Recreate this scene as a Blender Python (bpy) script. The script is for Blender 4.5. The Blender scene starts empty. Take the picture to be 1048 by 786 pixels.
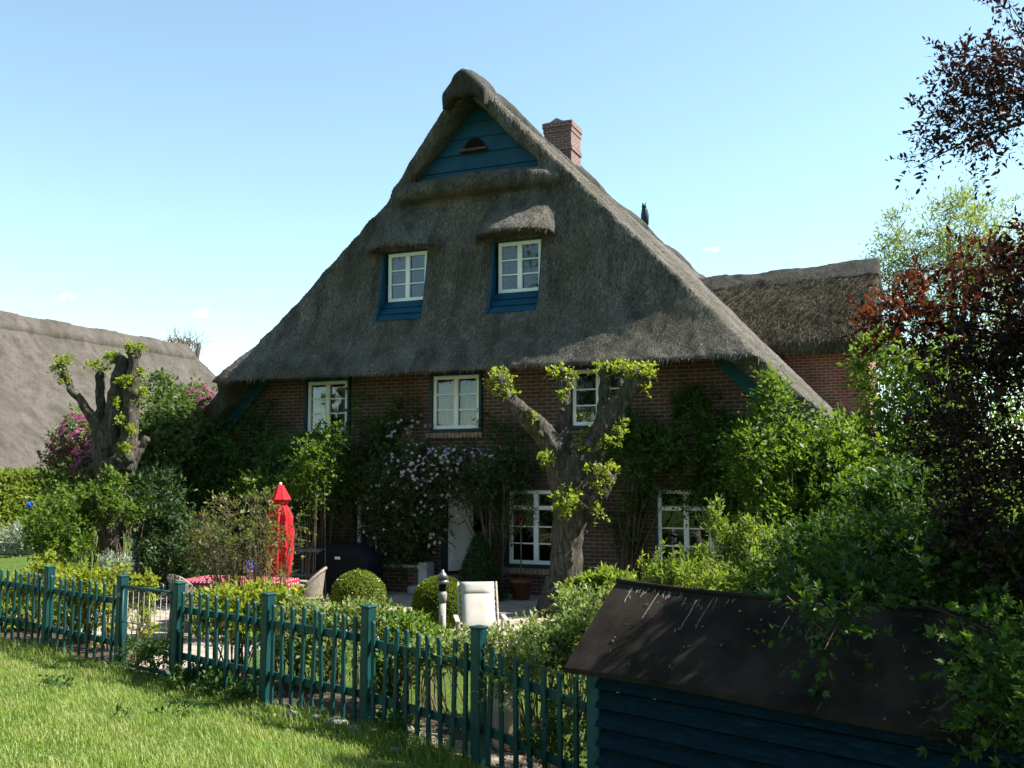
import bpy, math, random
import numpy as np
from mathutils import Vector, Matrix
R_ = math.radians
rng = np.random.default_rng(11)
random.seed(5)
sc = bpy.context.scene
col = sc.collection

# ------------------------------------------------------------------ camera, sky, sun, exposure
FPX = 1010.0                                   # focal length in photo pixels (photo 1048 wide)
YAW = R_(23.0)
PITCH = math.atan((490 - 393) / FPX)
CAM = np.array([8.61, -18.07, 2.25])
cd = bpy.data.cameras.new("camera"); cam = bpy.data.objects.new("camera", cd); col.objects.link(cam)
cam.location = CAM
cam.rotation_euler = (math.pi / 2 + PITCH, 0, YAW)
cd.sensor_width = 36.0; cd.lens = 36.0 * FPX / 1048.0
cd.clip_start = 0.05; cd.clip_end = 3000
sc.camera = cam

SUN = np.array([0.60, 0.275, 0.75]); SUN = SUN / np.linalg.norm(SUN)
SUN_EL = math.asin(SUN[2]); SUN_ROT = math.atan2(SUN[0], SUN[1])
w = bpy.data.worlds.new("World"); sc.world = w; w.use_nodes = True
wn, wl = w.node_tree.nodes, w.node_tree.links
bg = wn["Background"]
sky = wn.new("ShaderNodeTexSky"); sky.sky_type = 'NISHITA'; sky.sun_disc = False
sky.sun_elevation = SUN_EL; sky.sun_rotation = SUN_ROT
sky.altitude = 0; sky.air_density = 1.0; sky.dust_density = 0.12; sky.ozone_density = 0.8
bg.inputs[1].default_value = 0.086
sd = bpy.data.lights.new("sun", 'SUN'); so = bpy.data.objects.new("sun", sd); col.objects.link(so)
sd.energy = 5.0; sd.angle = R_(0.53); sd.color = (1.0, 0.955, 0.88)
so.rotation_euler = Vector(-SUN).to_track_quat('-Z', 'Y').to_euler()
so.location = (30, 10, 40)
vs = sc.view_settings
vs.view_transform = 'Standard'; vs.look = 'None'; vs.exposure = 1.62; vs.gamma = 1.0; vs.use_curve_mapping = False
try:
    sc.cycles.use_denoising = True
    sc.cycles.max_bounces = 8; sc.cycles.transparent_max_bounces = 12
    sc.cycles.sample_clamp_indirect = 6
except Exception:
    pass

# a viewing helper: where a photo pixel lies at a given distance / on a given plane
FW = np.array([-math.sin(YAW), math.cos(YAW), 0.0]); RT = np.array([math.cos(YAW), math.sin(YAW), 0.0]); ZU = np.array([0, 0, 1.0])
_F = FW * math.cos(PITCH) + ZU * math.sin(PITCH); _U = -FW * math.sin(PITCH) + ZU * math.cos(PITCH)
def ray(px, py): return _F + (px - 524) / FPX * RT + (393 - py) / FPX * _U
def at(px, py, d):
    r = ray(px, py); return CAM + r * (d / (r @ FW))
def on(px, py, ax, v):
    r = ray(px, py); return CAM + r * ((v - CAM[ax]) / r[ax])

# small wisps of cloud low in the sky, by direction
def wisp(px, py, sx, sy, strength, prev):
    c = ray(px, py); c = c / np.linalg.norm(c)
    tc = wn["tc"]
    def mth(op, a, b=None):
        n = wn.new("ShaderNodeMath"); n.operation = op
        for i, x in enumerate((a, b)):
            if x is None: continue
            if isinstance(x, (int, float)): n.inputs[i].default_value = x
            else: wl.new(x, n.inputs[i])
        return n.outputs[0]
    def dot(v):
        n = wn.new("ShaderNodeVectorMath"); n.operation = 'DOT_PRODUCT'
        wl.new(tc.outputs["Generated"], n.inputs[0]); n.inputs[1].default_value = tuple(v); return n.outputs["Value"]
    e1 = np.cross(c, ZU); e1 /= np.linalg.norm(e1); e2 = np.cross(e1, c)
    a = mth('DIVIDE', dot(e1), sx); b = mth('DIVIDE', dot(e2), sy); fr = mth('GREATER_THAN', dot(c), 0.5)
    r2 = mth('ADD', mth('MULTIPLY', a, a), mth('MULTIPLY', b, b))
    nz = wn.new("ShaderNodeTexNoise"); nz.inputs["Scale"].default_value = 140; nz.inputs["Detail"].default_value = 4
    wl.new(tc.outputs["Generated"], nz.inputs["Vector"])
    m = mth('SUBTRACT', mth('MULTIPLY', mth('SUBTRACT', nz.outputs[0], 0.30), 3.0), mth('MULTIPLY', r2, .9))
    m = mth('MULTIPLY', mth('MINIMUM', mth('MAXIMUM', m, 0.0), 1.0), strength); m = mth('MULTIPLY', m, fr)
    mx = wn.new("ShaderNodeMix"); mx.data_type = 'RGBA'
    wl.new(m, mx.inputs[0]); wl.new(prev, mx.inputs[6]); mx.inputs[7].default_value = (7.5, 7.7, 8.0, 1)
    return mx.outputs[2]
tcn = wn.new("ShaderNodeTexCoord"); tcn.name = "tc"
o_ = sky.outputs[0]
o_ = wisp(205, 320, .010, .006, .6, o_); o_ = wisp(69, 303, .011, .005, .25, o_); o_ = wisp(731, 255, .012, .004, .3, o_)
hs = wn.new('ShaderNodeHueSaturation'); hs.inputs['Saturation'].default_value = .93; wl.new(o_, hs.inputs['Color']); tn = wn.new('ShaderNodeMix'); tn.data_type = 'RGBA'; tn.blend_type = 'MULTIPLY'; tn.inputs[0].default_value = 1.0; wl.new(hs.outputs[0], tn.inputs[6]); tn.inputs[7].default_value = (1.0, 1.11, 1.02, 1); wl.new(tn.outputs[2], bg.inputs[0])

# ------------------------------------------------------------------ helpers
def tag(o, label=None, cat=None, group=None, kind=None):
    for k, v in (("label", label), ("category", cat), ("group", group), ("kind", kind)):
        if v: o[k] = v
    return o
def empty(name, loc, label=None, cat=None, group=None, rz=0.0):
    o = bpy.data.objects.new(name, None); col.objects.link(o)
    o.location = tuple(float(x) for x in loc); o.rotation_euler = (0, 0, rz); o.empty_display_size = .2
    return tag(o, label, cat, group)
def wloc(o):
    v = np.zeros(3)
    while o is not None:
        v += np.array(o.location); o = o.parent
    return v
def link(name, me, mat, parent=None, local=False):
    o = bpy.data.objects.new(name, me); col.objects.link(o)
    if mat is not None: me.materials.append(mat)
    if parent is not None:
        o.parent = parent
        if not local:
            off = wloc(parent)
            n = len(me.vertices); a = np.empty(n * 3, np.float32); me.vertices.foreach_get("co", a)
            a = (a.reshape(-1, 3) - off.astype(np.float32)).ravel(); me.vertices.foreach_set("co", a); me.update()
    return o
def fast_mesh(name, V, F, smooth=False):
    """V (n,3); F (m,k) all faces with k corners"""
    me = bpy.data.meshes.new(name); V = np.asarray(V, np.float32); F = np.asarray(F, np.int32)
    m, k = F.shape
    me.vertices.add(len(V)); me.vertices.foreach_set("co", V.ravel())
    me.loops.add(m * k); me.loops.foreach_set("vertex_index", F.ravel())
    me.polygons.add(m); me.polygons.foreach_set("loop_start", np.arange(0, m * k, k, dtype=np.int32))
    if smooth: me.polygons.foreach_set("use_smooth", np.ones(m, bool))
    me.update(calc_edges=True)
    return me
def nrm(a):
    a = np.asarray(a, float); return a / np.maximum(np.linalg.norm(a, axis=-1, keepdims=True), 1e-9)
_lat = np.random.default_rng(3).random((32, 32, 32))
def vnoise(P):
    P = np.asarray(P); i = np.floor(P).astype(int); f = P - i; f = f * f * (3 - 2 * f); i &= 31; j = (i + 1) & 31
    x0, y0, z0 = i[..., 0], i[..., 1], i[..., 2]; x1, y1, z1 = j[..., 0], j[..., 1], j[..., 2]
    fx, fy, fz = f[..., 0], f[..., 1], f[..., 2]
    a = _lat[x0, y0, z0] * (1 - fx) + _lat[x1, y0, z0] * fx; b = _lat[x0, y1, z0] * (1 - fx) + _lat[x1, y1, z0] * fx
    c = _lat[x0, y0, z1] * (1 - fx) + _lat[x1, y0, z1] * fx; d = _lat[x0, y1, z1] * (1 - fx) + _lat[x1, y1, z1] * fx
    return (a * (1 - fy) + b * fy) * (1 - fz) + (c * (1 - fy) + d * fy) * fz
def fbm(P, o=3):
    s = 0; a = .5
    for k in range(o): s = s + a * (vnoise(P * 2 ** k + 7.3 * k) - .5) * 2; a *= .5
    return s

class MB:
    def __init__(s): s.v = []; s.f = []; s.sm = []
    def add(s, V, F, smooth=False):
        b = len(s.v); s.v += [tuple(map(float, p)) for p in V]; s.f += [tuple(int(i) + b for i in q) for q in F]; s.sm += [smooth] * len(F); return s
    def box(s, c, size, rz=0.0, bev=0.0, ax=None):
        """ax: 3 axis vectors; else rotate about z"""
        c = np.array(c, float); h = np.array(size, float) / 2
        A = np.array(ax, float) if ax is not None else np.array([[math.cos(rz), math.sin(rz), 0], [-math.sin(rz), math.cos(rz), 0], [0, 0, 1]])
        if bev <= 0:
            q = [(x, y, z) for z in (-1, 1) for y in (-1, 1) for x in (-1, 1)]
            V = [c + (np.array(p) * h) @ A for p in q]
            return s.add(V, [(0, 2, 3, 1), (4, 5, 7, 6), (0, 1, 5, 4), (2, 6, 7, 3), (0, 4, 6, 2), (1, 3, 7, 5)])
        b = min(bev, h.min() * .45)
        V = []; idx = {}
        for sx in (-1, 1):
            for sy in (-1, 1):
                for sz in (-1, 1):
                    for a in range(3):
                        p = np.array([sx, sy, sz]) * h
                        for k in range(3):
                            if k != a: p[k] -= np.array([sx, sy, sz])[k] * b
                        idx[(sx, sy, sz, a)] = len(V); V.append(c + p @ A)
        F = []
        for a in range(3):
            o1, o2 = (a + 1) % 3, (a + 2) % 3
            for sg in (-1, 1):
                q = []
                for (i, j) in ((-1, -1), (1, -1), (1, 1), (-1, 1)):
                    t = [0, 0, 0]; t[a] = sg; t[o1] = i; t[o2] = j; q.append(idx[(t[0], t[1], t[2], a)])
                F.append(q if sg > 0 else q[::-1])
        for a in range(3):
            o1, o2 = (a + 1) % 3, (a + 2) % 3
            for i in (-1, 1):
                for j in (-1, 1):
                    q = []
                    for e, ff in ((-1, o1), (1, o1), (1, o2), (-1, o2)):
                        t = [0, 0, 0]; t[a] = e; t[o1] = i; t[o2] = j; q.append(idx[(t[0], t[1], t[2], ff)])
                    F.append(q if i * j < 0 else q[::-1])
        for sx in (-1, 1):
            for sy in (-1, 1):
                for sz in (-1, 1):
                    q = [idx[(sx, sy, sz, a)] for a in range(3)]; F.append(q if sx * sy * sz > 0 else q[::-1])
        return s.add(V, F)
    def bar(s, a, b, wd, ht, up=(0, 0, 1), bev=0.0):
        a = np.array(a, float); b = np.array(b, float); d = b - a; L = np.linalg.norm(d); d /= L
        u = np.array(up, float); sd_ = nrm(np.cross(u, d)); u = np.cross(d, sd_)
        return s.box((a + b) / 2, (L, wd, ht), ax=[d, sd_, u], bev=bev)
    def tube(s, P, r, n=8, smooth=True, sq=1.0):
        P = np.array(P, float); r = np.full(len(P), r) if np.isscalar(r) else np.array(r, float)
        V = []; u = None
        for i in range(len(P)):
            t = P[min(i + 1, len(P) - 1)] - P[max(i - 1, 0)]; t = t / (np.linalg.norm(t) + 1e-9)
            if u is None: u = np.cross(t, (0.31, .2, .93) if abs(t[2]) < .9 else (1, 0, 0))
            u = u - t * (u @ t); u /= np.linalg.norm(u); vv = np.cross(t, u)
            for k in range(n):
                a = 2 * math.pi * k / n; V.append(P[i] + r[i] * (math.cos(a) * u + math.sin(a) * vv * sq))
        F = [(i * n + k, i * n + (k + 1) % n, (i + 1) * n + (k + 1) % n, (i + 1) * n + k) for i in range(len(P) - 1) for k in range(n)]
        F += [tuple(range(n))[::-1], tuple((len(P) - 1) * n + k for k in range(n))]
        return s.add(V, F, smooth)
    def lathe(s, prof, c, n=24, smooth=True, a0=0.0, a1=2 * math.pi):
        V = []; full = abs(a1 - a0 - 2 * math.pi) < 1e-6; m = n if full else n + 1
        for (r, z) in prof:
            for k in range(m):
                a = a0 + (a1 - a0) * k / n; V.append((c[0] + r * math.cos(a), c[1] + r * math.sin(a), c[2] + z))
        F = [(i * m + k, i * m + (k + 1) % m, (i + 1) * m + (k + 1) % m, (i + 1) * m + k) for i in range(len(prof) - 1) for k in range(n)]
        return s.add(V, F, smooth)
    def ball(s, c, r, n=10, m=7):
        r = np.array([r, r, r]) if np.isscalar(r) else np.array(r)
        V = [(c[0], c[1], c[2] - r[2])]
        for i in range(1, m):
            t = -math.pi / 2 + math.pi * i / m
            for k in range(n):
                a = 2 * math.pi * k / n; V.append((c[0] + r[0] * math.cos(t) * math.cos(a), c[1] + r[1] * math.cos(t) * math.sin(a), c[2] + r[2] * math.sin(t)))
        V.append((c[0], c[1], c[2] + r[2])); F = []
        for k in range(n):
            F.append((0, 1 + (k + 1) % n, 1 + k)); F.append((len(V) - 1, 1 + (m - 2) * n + k, 1 + (m - 2) * n + (k + 1) % n))
            for i in range(m - 2): F.append((1 + i * n + k, 1 + i * n + (k + 1) % n, 1 + (i + 1) * n + (k + 1) % n, 1 + (i + 1) * n + k))
        return s.add(V, F, True)
    def extrude(s, poly, vec, smooth=False):
        """closed prism: polygon (list of 3D points) pushed along vec"""
        n = len(poly); V = [np.array(p, float) for p in poly] + [np.array(p, float) + np.array(vec, float) for p in poly]
        F = [tuple(range(n))[::-1], tuple(range(n, 2 * n))] + [(i, (i + 1) % n, n + (i + 1) % n, n + i) for i in range(n)]
        return s.add(V, F, smooth)
    def slab(s, top, bot):
        """closed solid between two equal grids of points top[i][j], bot[i][j]"""
        T = np.array(top, float); B = np.array(bot, float); a, b = T.shape[:2]
        V = list(T.reshape(-1, 3)) + list(B.reshape(-1, 3)); N = a * b; F = []
        for i in range(a - 1):
            for j in range(b - 1):
                q = (i * b + j, (i + 1) * b + j, (i + 1) * b + j + 1, i * b + j + 1); F.append(q); F.append(tuple(N + k for k in q[::-1]))
        for i in range(a - 1):
            for j, fl in ((0, 0), (b - 1, 1)):
                q = (i * b + j, N + i * b + j, N + (i + 1) * b + j, (i + 1) * b + j); F.append(q[::-1] if fl else q)
        for j in range(b - 1):
            for i, fl in ((0, 1), (a - 1, 0)):
                q = (i * b + j, N + i * b + j, N + i * b + j + 1, i * b + j + 1); F.append(q[::-1] if fl else q)
        return s.add(V, F)
    def mesh(s, name, fixn=False):
        me = bpy.data.meshes.new(name); me.from_pydata(s.v, [], s.f)
        me.polygons.foreach_set("use_smooth", s.sm); me.update()
        if fixn:
            import bmesh
            b = bmesh.new(); b.from_mesh(me); bmesh.ops.recalc_face_normals(b, faces=b.faces); b.to_mesh(me); b.free()
        return me
    def build(s, name, mat, parent=None, local=False, fixn=True):
        return link(name, s.mesh(name, fixn), mat, parent, local)

def evaluate(me, setup):
    o = bpy.data.objects.new("temporary", me); col.objects.link(o); setup(o)
    dg = bpy.context.evaluated_depsgraph_get(); dg.update()
    out = bpy.data.meshes.new_from_object(o.evaluated_get(dg)); bpy.data.objects.remove(o); return out
def remesh(mb, voxel, smooth=4, disp=None, name="shape"):
    def st(o):
        m = o.modifiers.new("r", 'REMESH'); m.mode = 'VOXEL'; m.voxel_size = voxel; m.use_smooth_shade = True
        if smooth: k = o.modifiers.new("s", 'SMOOTH'); k.iterations = smooth; k.factor = .5
    me = evaluate(mb.mesh(name, True), st)
    if disp is not None:
        n = len(me.vertices); a = np.empty(n * 3, np.float32); me.vertices.foreach_get("co", a); P = a.reshape(-1, 3).astype(float)
        nn = np.empty(n * 3, np.float32); me.vertices.foreach_get("normal", nn); N = nn.reshape(-1, 3)
        P = P + N * disp(P)[:, None]; me.vertices.foreach_set("co", P.astype(np.float32).ravel()); me.update()
    me.name = name
    return me
def boolean(me, cutter_mb):
    cm = cutter_mb.mesh("cut", True); co = bpy.data.objects.new("cutter", cm); col.objects.link(co)
    def st(o):
        m = o.modifiers.new("b", 'BOOLEAN'); m.operation = 'DIFFERENCE'; m.object = co; m.solver = 'EXACT'
    out = evaluate(me, st); bpy.data.objects.remove(co); return out

# ------------------------------------------------------------------ materials
def newmat(name):
    m = bpy.data.materials.new(name); m.use_nodes = True; nt = m.node_tree
    return m, nt.nodes, nt.links, nt.nodes["Principled BSDF"]
def ramp(n, l, fac, stops):
    r = n.new("ShaderNodeValToRGB"); l.new(fac, r.inputs[0]); e = r.color_ramp.elements
    while len(e) < len(stops): e.new(0.5)
    for el, (p, c) in zip(e, stops): el.position = p; el.color = (*c, 1)
    return r.outputs[0]
def coords(n, l, scale=(1, 1, 1), kind="Object", rot=(0, 0, 0)):
    t = n.new("ShaderNodeTexCoord"); mp = n.new("ShaderNodeMapping"); mp.inputs["Scale"].default_value = scale; mp.inputs["Rotation"].default_value = rot
    l.new(t.outputs[kind], mp.inputs[0]); return mp.outputs[0]
def noise(n, l, vec, scale, detail=5, rough=.55):
    t = n.new("ShaderNodeTexNoise"); t.inputs["Scale"].default_value = scale; t.inputs["Detail"].default_value = detail; t.inputs["Roughness"].default_value = rough
    l.new(vec, t.inputs["Vector"]); return t.outputs[0]
def bump(n, l, b, h, strength, dist=.02, prev=None):
    u = n.new("ShaderNodeBump"); u.inputs["Strength"].default_value = strength; u.inputs["Distance"].default_value = dist
    l.new(h, u.inputs["Height"])
    if prev is not None: l.new(prev, u.inputs["Normal"])
    l.new(u.outputs[0], b.inputs["Normal"]); return u.outputs[0]
def mixc(n, l, fac, a, c, mode='MIX'):
    x = n.new("ShaderNodeMix"); x.data_type = 'RGBA'; x.blend_type = mode
    if isinstance(fac, (int, float)): x.inputs[0].default_value = fac
    else: l.new(fac, x.inputs[0])
    for i, k in ((6, a), (7, c)):
        if isinstance(k, tuple): x.inputs[i].default_value = (*k, 1)
        else: l.new(k, x.inputs[i])
    return x.outputs[2]
def plain(name, c1, c2, scale=6, rough=.7, bmp=.25, bscale=30, st=(1, 1, 1), metal=0, dist=.01, lo=.35, hi=.65):
    m, n, l, b = newmat(name); v = coords(n, l, st)
    f = noise(n, l, v, scale); l.new(ramp(n, l, f, [(lo, c1), (hi, c2)]), b.inputs["Base Color"])
    b.inputs["Roughness"].default_value = rough; b.inputs["Metallic"].default_value = metal
    b.inputs['Specular IOR Level'].default_value = .22
    if bmp: bump(n, l, b, noise(n, l, v, bscale), bmp, dist)
    return m
def thatch(name, dark, mid, light, moss=(.05, .055, .022), mossamt=.35, zs=3.2):
    m, n, l, b = newmat(name)
    v = coords(n, l, (1, 1, 1)); vs_ = coords(n, l, (16, 16, zs)); vf = coords(n, l, (46, 46, 10))
    big = noise(n, l, v, .55, 4); str_ = noise(n, l, vs_, 1.0, 4, .65); fine = noise(n, l, vf, 1.0, 3, .7)
    c = ramp(n, l, str_, [(.30, dark), (.52, mid), (.74, light)])
    c2 = mixc(n, l, .55, c, ramp(n, l, fine, [(.32, tuple(x * .45 for x in dark)), (.68, tuple(min(1, x * 1.35) for x in light))]))
    c3 = mixc(n, l, ramp(n, l, big, [(.42, (0, 0, 0)), (.68, (min(1, mossamt * 1.6),) * 3)]), c2, moss)
    c3 = mixc(n, l, ramp(n, l, noise(n, l, coords(n, l, (2.4, 2.4, .35)), 1.0, 4), [(.48, (0,) * 3), (.70, (.62,) * 3)]), c3, tuple(x * .9 for x in dark))
    c4 = mixc(n, l, ramp(n, l, noise(n, l, v, 2.3, 5), [(.35, (.0,) * 3), (.7, (.4,) * 3)]), c3, tuple(x * .7 for x in dark))
    l.new(c4, b.inputs["Base Color"]); b.inputs["Roughness"].default_value = .95; b.inputs["Specular IOR Level"].default_value = .15
    u = bump(n, l, b, str_, .7, .05); bump(n, l, b, fine, .9, .03, u)
    return m
def brick(name, c1, c2, mortar, bw=.235, bh=.075, axis='XZ', mort=.011, bump_=.7):
    m, n, l, b = newmat(name)
    t = n.new("ShaderNodeTexCoord"); sp = n.new("ShaderNodeSeparateXYZ"); l.new(t.outputs["Object"], sp.inputs[0])
    ad = n.new("ShaderNodeMath"); ad.operation = 'ADD'; l.new(sp.outputs[0], ad.inputs[0]); l.new(sp.outputs[1], ad.inputs[1])
    cb = n.new("ShaderNodeCombineXYZ"); l.new(ad.outputs[0], cb.inputs[0]); l.new(sp.outputs[2], cb.inputs[1])
    k = n.new("ShaderNodeTexBrick"); l.new(cb.outputs[0], k.inputs["Vector"])
    k.inputs["Scale"].default_value = 1; k.inputs["Mortar Size"].default_value = mort; k.inputs["Brick Width"].default_value = bw; k.inputs["Row Height"].default_value = bh
    k.inputs["Mortar Smooth"].default_value = .15; k.inputs["Bias"].default_value = -.1
    k.inputs["Color1"].default_value = (*c1, 1); k.inputs["Color2"].default_value = (*c2, 1); k.inputs["Mortar"].default_value = (*mortar, 1)
    nz = noise(n, l, t.outputs["Object"], 1.7, 5); nf = noise(n, l, t.outputs["Object"], 28, 4)
    c = mixc(n, l, ramp(n, l, nz, [(.35, (0,) * 3), (.7, (.55,) * 3)]), k.outputs["Color"], tuple(x * .55 for x in c2))
    c = mixc(n, l, .5, c, ramp(n, l, nf, [(.3, (.35,) * 3), (.7, (1.0,) * 3)]), 'MULTIPLY')
    l.new(c, b.inputs["Base Color"]); b.inputs["Roughness"].default_value = .88
    inv = n.new("ShaderNodeMath"); inv.operation = 'SUBTRACT'; inv.inputs[0].default_value = 1; l.new(k.outputs["Fac"], inv.inputs[1])
    u = bump(n, l, b, inv.outputs[0], bump_, .012); bump(n, l, b, nf, .25, .006, u)
    return m
def leafmat(name, cols, trans=.45, tcol=None, rough=.5, spec=.25, jit=1.0):
    m, n, l, b = newmat(name); out = n["Material Output"]
    g = n.new("ShaderNodeNewGeometry"); v = coords(n, l, (1, 1, 1))
    f = noise(n, l, v, .9, 3)
    a = n.new("ShaderNodeMath"); a.operation = 'MULTIPLY_ADD'; l.new(g.outputs["Random Per Island"], a.inputs[0]); a.inputs[1].default_value = .62
    s2 = n.new("ShaderNodeMath"); s2.operation = 'MULTIPLY_ADD'; l.new(f, s2.inputs[0]); s2.inputs[1].default_value = .9; s2.inputs[2].default_value = -.26
    l.new(s2.outputs[0], a.inputs[2])
    k = len(cols); c = ramp(n, l, a.outputs[0], [((i + .5) / k, x) for i, x in enumerate(cols)])
    l.new(c, b.inputs["Base Color"]); b.inputs["Roughness"].default_value = rough; b.inputs["Specular IOR Level"].default_value = spec
    t = n.new("ShaderNodeBsdfTranslucent")
    if tcol is None: tc_ = mixc(n, l, 1.0, c, (1.55, 1.45, .6), 'MULTIPLY')
    else: tc_ = mixc(n, l, 1.0, c, tcol, 'MULTIPLY')
    l.new(tc_, t.inputs[0]); mx = n.new("ShaderNodeMixShader"); mx.inputs[0].default_value = trans
    l.new(b.outputs[0], mx.inputs[1]); l.new(t.outputs[0], mx.inputs[2]); l.new(mx.outputs[0], out.inputs[0])
    return m
def glassmat(name, tint=(.86, .9, .88), refl=1.0):
    m, n, l, b = newmat(name); out = n["Material Output"]
    gl = n.new("ShaderNodeBsdfGlossy"); gl.inputs["Roughness"].default_value = .03; gl.inputs[0].default_value = (.9 * refl, .95 * refl, 1 * refl, 1)
    v = coords(n, l); u = n.new("ShaderNodeBump"); u.inputs["Strength"].default_value = .06; u.inputs["Distance"].default_value = .05; l.new(noise(n, l, v, 2.2, 2), u.inputs["Height"]); l.new(u.outputs[0], gl.inputs["Normal"])
    tr = n.new("ShaderNodeBsdfTransparent"); tr.inputs[0].default_value = (*tint, 1)
    fr = n.new("ShaderNodeFresnel"); fr.inputs[0].default_value = 1.55
    ma = n.new("ShaderNodeMath"); ma.operation = 'MULTIPLY_ADD'; l.new(fr.outputs[0], ma.inputs[0]); ma.inputs[1].default_value = .7; ma.inputs[2].default_value = .01; ma.use_clamp = True
    mx = n.new("ShaderNodeMixShader"); l.new(ma.outputs[0], mx.inputs[0]); l.new(tr.outputs[0], mx.inputs[1]); l.new(gl.outputs[0], mx.inputs[2]); l.new(mx.outputs[0], out.inputs[0])
    return m

M = {}
M['straw'] = leafmat('reed ends', [(.010, .009, .008), (.031, .027, .023), (.083, .073, .061), (.18, .161, .135), (.36, .325, .275)], .05, (1, 1, 1), rough=.9, spec=.1)
M['straw_wing'] = leafmat('mossy reed ends', [(.012, .010, .008), (.028, .023, .017), (.06, .05, .034), (.12, .10, .07), (.22, .19, .14)], .05, (1, 1, 1), rough=.9, spec=.1)
M['thatch'] = thatch("house thatch", (.018, .016, .014), (.080, .071, .060), (.26, .234, .20))
M['thatch_wing'] = thatch("mossy thatch", (.016, .013, .010), (.06, .05, .037), (.17, .145, .105), (.055, .052, .012), .5)
M['thatch_barn'] = thatch("barn thatch", (.042, .036, .030), (.086, .074, .062), (.155, .136, .115), (.055, .051, .036), .35)
M['cap'] = thatch("heather ridge", (.012, .011, .010), (.045, .041, .037), (.12, .112, .10), (.03, .033, .016), .4)
M['brick'] = brick("house brick", (.135, .052, .034), (.070, .034, .026), (.235, .195, .16))
M['brick_wing'] = brick("red brick", (.34, .085, .050), (.22, .058, .038), (.42, .35, .30), .25, .085)
M['brick_chim'] = brick("chimney brick", (.20, .075, .058), (.13, .055, .046), (.28, .24, .22), .22, .07)
M['blue'] = plain("blue painted boards", (.003, .042, .078), (.006, .060, .106), 3, .6, .15, 40, (1, 1, 1))
M['teal'] = plain("teal fence paint", (.002, .030, .031), (.005, .054, .052), 5, .42, .2, 60, (3, 3, 1))
M['teal_shed'] = plain("teal post paint", (.006, .04, .046), (.012, .07, .074), 9, .6, .3, 60)
m_, n_, l_, b_ = newmat("worn teal paint"); v_ = coords(n_, l_, (3, 3, 1.2)); c_ = ramp(n_, l_, noise(n_, l_, v_, 4, 5), [(.35, (.002, .030, .031)), (.65, (.005, .054, .052))])
c_ = mixc(n_, l_, ramp(n_, l_, noise(n_, l_, coords(n_, l_, (9, 9, 5)), 5, 6, .7), [(.60, (0,) * 3), (.70, (.75,) * 3)]), c_, (.045, .085, .075)); c_ = mixc(n_, l_, ramp(n_, l_, noise(n_, l_, coords(n_, l_, (22, 22, 8)), 4, 5, .7), [(.70, (0,) * 3), (.74, (.8,) * 3)]), c_, (.14, .135, .11))
l_.new(c_, b_.inputs["Base Color"]); b_.inputs["Roughness"].default_value = .5; b_.inputs["Specular IOR Level"].default_value = .25; bump(n_, l_, b_, noise(n_, l_, coords(n_, l_, (30, 30, 3)), 3, 4), .3, .004); M['teal'] = m_
M['white'] = plain("white paint", (.70, .72, .70), (.80, .81, .79), 4, .45, .05)
M['casing'] = plain("dark blue casing", (.006, .025, .038), (.01, .036, .05), 4, .5, .05)
M['glass'] = glassmat("window glass")
M['curtain'] = plain("net curtain", (.09, .095, .085), (.17, .17, .155), 3, .9, .3, 20, (6, 6, .5))
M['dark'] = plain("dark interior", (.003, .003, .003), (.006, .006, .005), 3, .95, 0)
m_, n_, l_, b_ = newmat("lime bark"); v_ = coords(n_, l_, (4, 4, .8)); v2 = coords(n_, l_)
c_ = ramp(n_, l_, noise(n_, l_, v_, 5, 6, .65), [(.32, (.022, .018, .014)), (.52, (.085, .073, .058)), (.72, (.185, .165, .135))]); c_ = mixc(n_, l_, ramp(n_, l_, noise(n_, l_, v2, 3.2, 5, .65), [(.50, (0,) * 3), (.66, (.7,) * 3)]), c_, (.055, .062, .02)); c_ = mixc(n_, l_, ramp(n_, l_, noise(n_, l_, v2, 9, 4), [(.60, (0,) * 3), (.68, (.6,) * 3)]), c_, (.21, .205, .175))
l_.new(c_, b_.inputs["Base Color"]); b_.inputs["Roughness"].default_value = .92; b_.inputs["Specular IOR Level"].default_value = .15; u_ = bump(n_, l_, b_, noise(n_, l_, v_, 9, 5, .7), 1.0, .07); bump(n_, l_, b_, noise(n_, l_, v2, 45, 4), .7, .012, u_); M['bark'] = m_
M['stem'] = plain("brown stems", (.075, .052, .034), (.15, .11, .075), 9, .9, .5, 40)
M['plumbark'] = plain("dark plum bark", (.03, .022, .02), (.07, .05, .045), 9, .85, .6, 30)
M['red'] = plain("red parasol cloth", (.40, .008, .015), (.52, .016, .026), 3, .85, .25, 8, (5, 5, .6))
M["wicker"] = plain("pale wicker", (.12, .10, .078), (.28, .24, .19), 40, .75, .8, 90, (1, 1, 2))
M['cushion'] = plain("cream cushion cloth", (.33, .305, .265), (.40, .375, .33), 6, .9, .25, 60)
M['teak'] = plain("weathered teak", (.30, .25, .20), (.45, .40, .34), 8, .8, .4, 40, (1, 1, 6))
M['black'] = plain("black grill cover", (.003, .003, .005), (.006, .006, .009), 4, .75, .4, 7)
M['felt'] = plain("tarred roofing felt", (.011, .0085, .007), (.030, .0235, .019), 3, .92, .6, 90, (1, 1, 1), dist=.006)
M['stone'] = plain("pale boulder", (.30, .25, .17), (.46, .40, .30), 5, .9, .6, 18)
M['greystone'] = plain("grey stone", (.20, .19, .18), (.34, .33, .31), 8, .9, .5, 30)
M['metal'] = plain("dull zinc", (.10, .10, .10), (.19, .185, .18), 8, .45, .2, 30, metal=.6)
M['terra'] = plain("terracotta", (.10, .036, .022), (.17, .06, .034), 6, .85, .3, 30)
M['greywood'] = plain("grey weathered wood", (.16, .155, .15), (.29, .28, .265), 6, .85, .5, 30, (4, 4, .7))
M['brace'] = plain('teal brace paint', (.006, .06, .075), (.010, .082, .10), 4, .6, .15, 40)
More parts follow.
